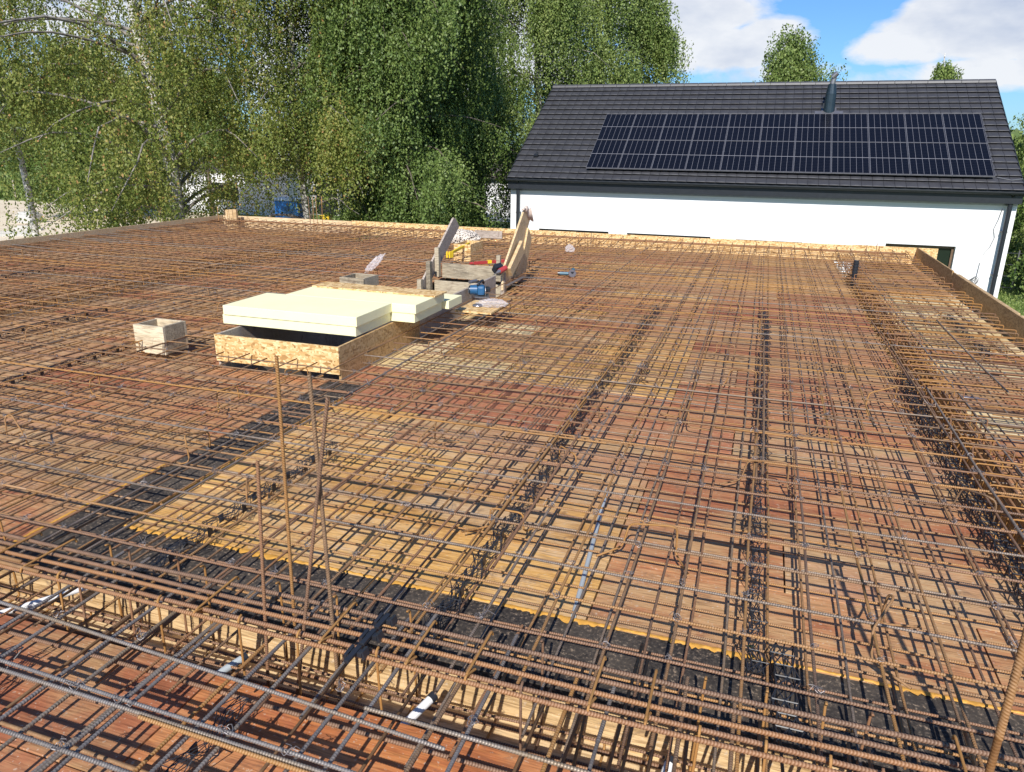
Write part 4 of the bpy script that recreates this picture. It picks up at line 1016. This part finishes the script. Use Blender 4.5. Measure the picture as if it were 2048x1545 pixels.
# ------------------------------------------------------------------ trees
def tree(name,lab,cat,group,x,y,h,R,base,nspray,leaf,mat,bark,seed,strand=(.5,1.8),per=14,nst=9,lean=(0,0),limbs=26,trunk_r=.16,top_taper=.55,stretch=1.0,limb_r=.035,clump=.3,low=None,gap=0,xmax=None,lowr=0):
    rg=np.random.default_rng(seed)
    t=thing(name,lab,cat,(x,y,GZ),0,group)
    # trunk
    n=14; zz=np.linspace(0,h*.96,n); P=np.stack([lean[0]*(zz/h)**1.4+.12*np.sin(zz*.7+seed),lean[1]*(zz/h)**1.4+.12*np.cos(zz*.6+seed),zz],1)
    V,F=tube_arrays(P,trunk_r*(1-.88*zz/h)+.012,10); link('trunk',npmesh('trunk',V,F,True),bark,t)
    Vs=[];Fs=[];off=0; LP=[]
    for i in range(limbs):
        f=rg.uniform(base,.97); z0=f*h; a=rg.uniform(0,2*PI)
        prof=max(.12,(1-max(0,(f-.45)/.55)**1.6*(1-.12)))*R*(.75+.25*min(1,f/.3)); L=prof*rg.uniform(.6,1.08)
        c0=np.array([np.interp(z0,zz,P[:,0]),np.interp(z0,zz,P[:,1]),z0])
        m_=9; u=np.linspace(0,1,m_); up=rg.uniform(.15,.6)*(1.2-f*.5); dr=rg.uniform(.35,.9)*stretch
        q=np.stack([np.cos(a+.5*u*rg.uniform(-1,1))*L*u,np.sin(a+.5*u*rg.uniform(-1,1))*L*u,L*(up*1.6*u-(up+dr*.4)*u**2.2)],1)+c0
        q+=rg.normal(0,.03*L/3,q.shape)*u[:,None]
        V,F=tube_arrays(q,limb_r*(1.1-u)*(1.2-f*.6)+.004,5); Vs.append(V);Fs.append(F+off);off+=len(V); LP.append(q)
    link('branches',npmesh('branches',np.vstack(Vs),np.vstack(Fs),True),bark if bark is not BARK else BARKM,t)
    LP=np.array(LP)  # limbs,m,3
    # sprays
    li=rg.integers(0,limbs,nspray); u=rg.beta(1.6,1.05,nspray)*(LP.shape[1]-1.001); k=u.astype(int); fr=(u-k)[:,None]
    S=LP[li,k]*(1-fr)+LP[li,k+1]*fr
    S=S+rg.normal(0,1,S.shape)*np.array([R*.11,R*.11,R*.08])
    if low is not None: S[:,2]=np.maximum(S[:,2],low+rg.uniform(0,.8,nspray)+lowr*np.maximum(0,S[:,0]-1.2))
    tone_s=rg.normal(.45,.17,nspray)
    st=np.repeat(np.arange(nspray),nst); T=S[st]+rg.normal(0,clump,(len(st),3))*np.array([1,1,.5])
    Ls=rg.uniform(strand[0],strand[1],len(st)); out=T[:,:2]-P[n//2,:2]; out/=np.linalg.norm(out,axis=1)[:,None]+1e-6
    lf=np.repeat(np.arange(len(st)),per); uu=rg.uniform(0,1,len(lf)); 
    C=T[lf].copy(); C[:,2]-=uu*Ls[lf]; dr=rg.normal(0,.10,(len(st),2))+out*.12
    C[:,:2]+=dr[lf]*(uu*Ls[lf])[:,None]; C+=rg.normal(0,leaf*.55,C.shape)
    keep=C[:,2]>.15
    if xmax is not None: keep&=C[:,0]<xmax+rg.normal(0,.12,len(C))+.25*np.sin(C[:,2]*1.7)
    if gap: keep&=~((np.abs(C[:,0]-np.interp(C[:,2],zz,P[:,0])-.1)<gap*rg.uniform(.6,1.2,len(C)))&(C[:,1]<np.interp(C[:,2],zz,P[:,1])+.2)&(C[:,2]>6.2))
    C=C[keep]; lf=lf[keep]; N_=len(C)
    # leaf quads: hang tip down with random facing
    ax=rg.normal(0,.5,(N_,3)); ax[:,2]-=.7; ax/=np.linalg.norm(ax,axis=1)[:,None]
    rv=rg.normal(0,.62,(N_,3)); rv[:,:2]+=out[lf]*.55; rv[:,2]+=.55; sd=np.cross(ax,rv); sd/=np.linalg.norm(sd,axis=1)[:,None]+1e-9
    sz=(leaf*rg.uniform(.65,1.25,N_))[:,None]
    V=np.stack([C-ax*sz*.55,C+sd*sz*.38-ax*sz*.02,C+ax*sz*.6,C-sd*sz*.38-ax*sz*.02],1).reshape(-1,3)
    F=np.arange(4*N_).reshape(-1,4)
    me=npmesh('crown',V,F); o=link('crown',me,mat,t)
    tone=np.clip(tone_s[st[lf]]+rg.normal(0,.16,N_),0,1)
    tone=np.where(rg.random(N_)<.012,1.0,tone)
    at=me.attributes.new('tone','FLOAT','FACE'); at.data.foreach_set('value',tone.astype(np.float32))
    return t
G='trees behind the building site'
tree('birch_tree','big loose birch with white trunk and hanging twigs at the left','tree',G,-17.4,19.0,15,6.4,.14,620,.066,LEAFA,BARK,11,(.6,2.1),20,12,lean=(-1.5,.5),limbs=50,trunk_r=.24,limb_r=.05,low=1.0,clump=.2,gap=.75,lowr=.75)
tree('birch_tree','birch whose twigs hang over the weeds at the left edge','tree',G,-24.3,19.5,13,4.8,.3,330,.068,LEAFA,BARK,12,(.5,1.4),18,11,lean=(.6,0),limbs=36,trunk_r=.12,limb_r=.04,low=4.3,clump=.26)
tree('birch_tree','yellowish birch between the white-trunked birch and the dark trees','tree',G,-14.4,21.5,14,4.4,.12,480,.066,LEAFA,BARK,13,(.6,2.2),20,12,limbs=36,trunk_r=.14,limb_r=.04,low=4.7,clump=.19)
tree('leafy_tree','dense dark tree in the middle left, left of the darkest crown','tree',G,-12.8,22.6,14,3.1,.02,900,.068,LEAFB,BARKD,14,(.5,1.9),19,13,limbs=70,low=.3,clump=.2)
tree('leafy_tree','dense dark tree in the middle of the picture, broad to the ground','tree',G,-10.4,21.5,15,3.1,.02,1000,.068,LEAFB,BARKD,15,(.5,2.0),19,13,limbs=80,low=.3,clump=.2,xmax=2.7)
tree('leafy_tree','dark green tree touching the left gable of the white house','tree',G,-12.1,27.0,14,2.9,.02,700,.08,LEAFB,BARKD,16,(.5,1.8),17,14,limbs=60,low=.3,clump=.28)
tree('weeping_birch','tall weeping birch behind the left end of the house roof','tree',G,-10.0,33.5,17,3.4,.15,430,.082,LEAFC,BARK,17,(1.4,4.0),28,11,limbs=34,clump=.17,low=1)
tree('weeping_birch','tall weeping birch behind the roof with long curtains of twigs','tree',G,-7.6,36.0,18,2.9,.15,420,.085,LEAFC,BARK,18,(1.6,4.4),28,11,limbs=30,clump=.17,low=1)
tree('weeping_birch','slim weeping birch at the right end of the birch row over the roof','tree',G,-6.3,38.5,14.0,2.1,.15,300,.095,LEAFC,BARK,19,(1,2.8),22,12,limbs=24,clump=.17,low=1)
tree('birch_tree','single narrow birch rising behind the roof left of the flue','tree',G,.1,45,10.6,3.3,.3,210,.11,LEAFC,BARK,20,(.7,2.0),17,12,limbs=26,clump=.25)
tree('birch_tree','small birch top peeping over the roof right of the flue','tree',G,10.4,60,11.4,1.9,.3,110,.13,LEAFC,BARK,21,(.6,1.6),16,10,limbs=18,clump=.22)
tree('leafy_tree','green tree at the right picture edge beyond the house gable','tree',G,11.6,37,8.4,3.0,.05,420,.10,LEAFC,BARKD,22,(.4,1.2),16,14,limbs=26)
tree('leafy_tree','dark bush-like tree right of the white house wall','tree',G,11.0,30.5,4.6,2.6,.03,360,.09,LEAFB,BARKD,23,(.3,.9),16,14,limbs=26)
tree('leafy_tree','dark tree in the back row at the far left','tree',G,-40,38,10,5.0,.1,420,.12,LEAFB,BARKD,24,(.5,1.6),16,13,limbs=30)
tree('leafy_tree','dark tree in the back row behind the white-trunked birch','tree',G,-30.5,36,9.0,4.4,.5,330,.12,LEAFB,BARKD,25,(.5,1.4),16,13,limbs=30)
tree('leafy_tree','green tree in the back row behind the dark middle trees','tree',G,-18.0,34,11,4.4,.35,430,.12,LEAFC,BARKD,26,(.5,1.6),16,13,limbs=30)
tree('leafy_tree','dark tree in the back row beyond the field at the left edge','tree',G,-56,52,12,6.5,.05,480,.16,LEAFB,BARKD,27,(.5,1.6),16,13,limbs=30)
tree('leafy_tree','green tree filling the gap between middle trees and birch row','tree',G,-13.0,30,13.5,3.0,.05,500,.09,LEAFC,BARKD,28,(.5,2.0),18,14,limbs=30,low=.4,clump=.22)
# far tree line (one mass)
rg=np.random.default_rng(5); n=60000
X=rg.uniform(-150,120,n); 
hh=4.5+2.2*np.sin(X*.09)+1.3*np.sin(X*.31+2); Z=GZ+rg.uniform(0,1,n)**.8*(hh+rg.normal(0,.5,n)); Y=95+rg.normal(0,3,n)+(X*.02)
C=np.stack([X,Y,Z],1); a=rg.normal(0,1,(n,3)); a/=np.linalg.norm(a,axis=1)[:,None]; b_=np.cross(a,rg.normal(0,1,(n,3))); b_/=np.linalg.norm(b_,axis=1)[:,None]; s_=rg.uniform(.25,.6,n)[:,None]
V=np.stack([C-a*s_,C+b_*s_,C+a*s_,C-b_*s_],1).reshape(-1,3); me=npmesh('far_woods',V,np.arange(4*n).reshape(-1,4)); o=link('far_woods',me,LEAFB)
at=me.attributes.new('tone','FLOAT','FACE'); at.data.foreach_set('value',rg.uniform(0,1,n).astype(np.float32)); tag(o,'far-off line of trees beyond the fields','woods',None,'stuff')
# weeds at the far side of the sand, left; hedge plants right
def weeds(name,lab,x0,x1,y0,y1,n,h,mat,seed,leaf=.12):
    rg=np.random.default_rng(seed); C=np.stack([rg.uniform(x0,x1,n),rg.uniform(y0,y1,n),GZ+rg.uniform(0,1,n)*h],1)
    C[:,2]=GZ+(C[:,2]-GZ)*(.5+.5*np.sin(C[:,0]*.8)**2)
    a=rg.normal(0,.4,(n,3)); a[:,2]+=1; a/=np.linalg.norm(a,axis=1)[:,None]; b_=np.cross(a,rg.normal(0,1,(n,3))); b_/=np.linalg.norm(b_,axis=1)[:,None]; s_=rg.uniform(.5,1.2,n)[:,None]*leaf
    V=np.stack([C-a*s_,C+b_*s_*.4,C+a*s_,C-b_*s_*.4],1).reshape(-1,3); me=npmesh(name,V,np.arange(4*n).reshape(-1,4)); o=link(name,me,mat)
    at=me.attributes.new('tone','FLOAT','FACE'); at.data.foreach_set('value',rg.uniform(0,1,n).astype(np.float32)); tag(o,lab,'weeds',None,'stuff')
weeds('weeds','tall bright green weeds beyond the sand at the left edge',-85,-42,46,58,30000,1.5,LEAFC,31,.2)
weeds('grass_tufts','uneven grass beside the white house at the right edge',6.2,14,18,31,26000,.10,LEAFC,32,.05)
for k,(x,y) in enumerate(((-58.5,46.2),(-52.3,45),(-47,44))):
    o=MB().cyl((0,0,0),(0.03,0,1.5),.08,.07,10).cyl((.03,0,1.5),(.03,0,1.53),.07,.03,10).done('fence_post',PLKG,None,(x,y,GZ)); tag(o,['grey wooden post among the weeds, leftmost','grey wooden post at the sand edge, second from the left','grey wooden post half hidden by birch leaves'][k],'post','old wooden posts beyond the sand')
# ------------------------------------------------------------------ far buildings, bins
t=thing('far_house','white flat-roofed house glimpsed through the birch leaves','house',(-34.5,44,GZ))
MB().box((0,2,1.45),(9,6,2.9)).done('wall',RENDER_W,t); MB().box((4.6,4,2.6),(5,6,5.2)).done('wall',plain('grey_render',(.42,.42,.41),.9),t)
f=MB().box((-.5,-1.03,1.5),(2.1,.05,1.1)).done('window',GUT,t); MB().box((-.5,-1.065,1.5),(1.9,.02,.95)).done('pane',GLASS,f)
MB().box((0,2,3.25),(9.6,6.6,.7)).done('roof',plain('roof_violet',(.07,.06,.075),.6),t); MB().box((6.2,.95,1.3),(1.6,.06,2.4)).done('door',GUT,t)
t=thing('small_house','corner of a white house with a dark roof left of the gable','house',(-12.2,46,GZ))
MB().box((-1.0,3,1.4),(8,6,2.8)).done('wall',RENDER_W,t); MB().prism([(-.4,2.7),(-.4,2.9),(3,4.6),(6.4,2.9),(6.4,2.7),(3,4.4)],'x',-5.3,3.3).done('roof',plain('roof_brown',(.10,.08,.075),.7),t)
t=thing('portable_toilet','blue plastic cabin standing on the sand behind the far edge board','cabin',(-21.0,30.3,GZ),.15)
b=MB(); b.box((0,0,1.05),(1.15,1.15,2.1),(0,0,0),.03)
for k in range(4): b.box((-.42+k*.28,-.585,1.0),(.05,.03,1.8))
b.done('cabin_body',plain('cabin_blue',(.02,.16,.46),.45),t); MB().box((0,0,2.16),(1.25,1.25,.12),(0,0,0),.05).done('cabin_roof',plain('cabin_roof_grey',(.3,.4,.5),.5),t); MB().box((.2,-.6,1.0),(.62,.02,1.75)).done('door',BLUEP,t)
t=thing('yellow_bin','small yellow plastic bin beside the blue cabin','bin',(-20.55,32.5,GZ),.1)
MB().box((0,0,.62),(.5,.5,1.2),(0,0,0),.03).done('bin_body',YELP,t); MB().box((0,-.26,.75),(.4,.02,.5),(0,0,0),.004).done('front_panel',YELP,t); MB().box((0,0,1.26),(.54,.54,.06),(0,0,0),.015).done('lid',YELP,t)
# mesh fence at the right behind the house
fc=thing('garden_fence','thin grey mesh fence beyond the lawn at the right edge','fence',(10,30,GZ))
for k in range(6): MB().cyl((k*1.6-3,0,0),(k*1.6-3,0,1.4),.025,seg=8).done('post',METAL,fc)
b=MB()
for z in (.1,.5,.9,1.3): b.cyl((-3,0,z),(5,0,z),.006,seg=4)
b.done('wires',METAL,fc)
# pallets of material on the sand
for k,(x,y,sx,sy,sz) in enumerate(((-41,33,1.2,.8,.5),(-37.5,30,1.5,.25,.12),(-36,27.5,2.4,.2,.15))):
    o=MB().box((0,0,sz/2),(sx,sy,sz),(0,0,0),.01).box((0,0,sz+.06),(sx*.8,sy*.7,.12),(0,0,.1),.01).done('block_stack',BLOCK,None,(x,y,GZ),(0,0,.3*k)); tag(o,['stack of grey blocks on the sand, farthest','small pile of grey slabs on the sand, middle one','long low pile of grey slabs on the sand nearest the deck'][k],'block pile','material piles on the sand')
# ------------------------------------------------------------------ sun, sky, camera
ray=Vector((-.17,1.25,-1.0)).normalized()
L=bpy.data.lights.new('sun','SUN'); L.energy=4.7; L.angle=math.radians(.5); L.color=(1,.955,.89)
so=bpy.data.objects.new('sun',L); col.objects.link(so); so.rotation_mode='QUATERNION'; so.rotation_quaternion=ray.to_track_quat('-Z','Y'); so.location=(2,-12,14)
wd=bpy.data.worlds.new('World'); sc.world=wd; wd.use_nodes=True; nt=wd.node_tree
bg=nt.nodes['Background']
sky=nt.nodes.new('ShaderNodeTexSky'); sky.sky_type='NISHITA'; sky.sun_disc=False
sky.sun_elevation=math.asin(-ray.z); sky.sun_rotation=math.atan2(-ray.x,-ray.y); sky.air_density=1.0; sky.dust_density=.4; sky.ozone_density=2.2
tc=nt.nodes.new('ShaderNodeTexCoord'); sp=nt.nodes.new('ShaderNodeSeparateXYZ'); nt.links.new(tc.outputs['Generated'],sp.inputs[0])
ay=math_(nt,'MAXIMUM',math_(nt,'ABSOLUTE',sp.outputs[1]),.05)
U=math_(nt,'DIVIDE',sp.outputs[0],ay); Wv=math_(nt,'DIVIDE',sp.outputs[2],ay)
cb=nt.nodes.new('ShaderNodeCombineXYZ'); nt.links.new(U,cb.inputs[0]); nt.links.new(math_(nt,'MULTIPLY',Wv,2.0),cb.inputs[1])
n1=noise(nt,cb.outputs[0],8.5,9,.58,.3); n2=noise(nt,cb.outputs[0],2.6,3,.5)
ell=None
for (u,w_,ru,rw,s_) in ((-.12,.155,.085,.04,1.0),(-.085,.118,.08,.026,1.0),(-.02,.125,.05,.022,.95),(-.02,.09,.12,.014,.5),(.215,.128,.10,.026,1.05),(.125,.112,.05,.018,1.0),(.17,.145,.05,.018,.9),(.23,.155,.06,.025,.8),(.20,.083,.12,.016,.8),(-.5,.14,.3,.10,.75),(-1.0,.25,.4,.14,.7),(.6,.2,.25,.1,.8)):
    a=math_(nt,'DIVIDE',math_(nt,'SUBTRACT',U,u),ru); b_=math_(nt,'DIVIDE',math_(nt,'SUBTRACT',Wv,w_),rw)
    d=math_(nt,'ADD',math_(nt,'MULTIPLY',a,a),math_(nt,'MULTIPLY',b_,b_)); d=math_(nt,'MULTIPLY',math_(nt,'MAXIMUM',math_(nt,'SUBTRACT',1.0,math_(nt,'MULTIPLY',d,.42)),0.0),s_)
    ell=d if ell is None else math_(nt,'MAXIMUM',ell,d)
dens=math_(nt,'ADD',math_(nt,'MULTIPLY',n1,1.15),math_(nt,'ADD',math_(nt,'MULTIPLY',ell,.62),math_(nt,'MULTIPLY',n2,.12)))
mask=ramp(nt,[(.80,(0,0,0)),(.95,(.75,.75,.75)),(1.0,(.95,.95,.95))],dens)
n3=noise(nt,cb.outputs[0],5.0,6,.55)
ccol=ramp(nt,[(.33,(6.0,6.7,8.2)),(.52,(9.6,9.8,10.2))],n3)
tint=mix(nt,1.0,sky.outputs[0],(.64,1.0,1.45),'MULTIPLY')
fin=mix(nt,mask,tint,ccol)
nt.links.new(fin,bg.inputs[0]); bg.inputs[1].default_value=.075
cam=bpy.data.cameras.new('camera'); cam.sensor_width=36; cam.lens=FPX/2048*36; cam.clip_end=3000; cam.clip_start=.05
co=bpy.data.objects.new('camera',cam); col.objects.link(co)
co.matrix_world=Matrix(((CAMM[0][0],CAMM[0][1],CAMM[0][2],0),(CAMM[1][0],CAMM[1][1],CAMM[1][2],0),(CAMM[2][0],CAMM[2][1],CAMM[2][2],EYE),(0,0,0,1)))
sc.camera=co
sc.view_settings.view_transform='Standard'; sc.view_settings.look='None'; sc.view_settings.exposure=.32; sc.view_settings.gamma=1
sc.render.engine='CYCLES'
try: sc.cycles.max_bounces=6; sc.cycles.transparent_max_bounces=12
except Exception: pass
print('bars total',len(bars),'ties',len(pts),'objects',len(bpy.data.objects))
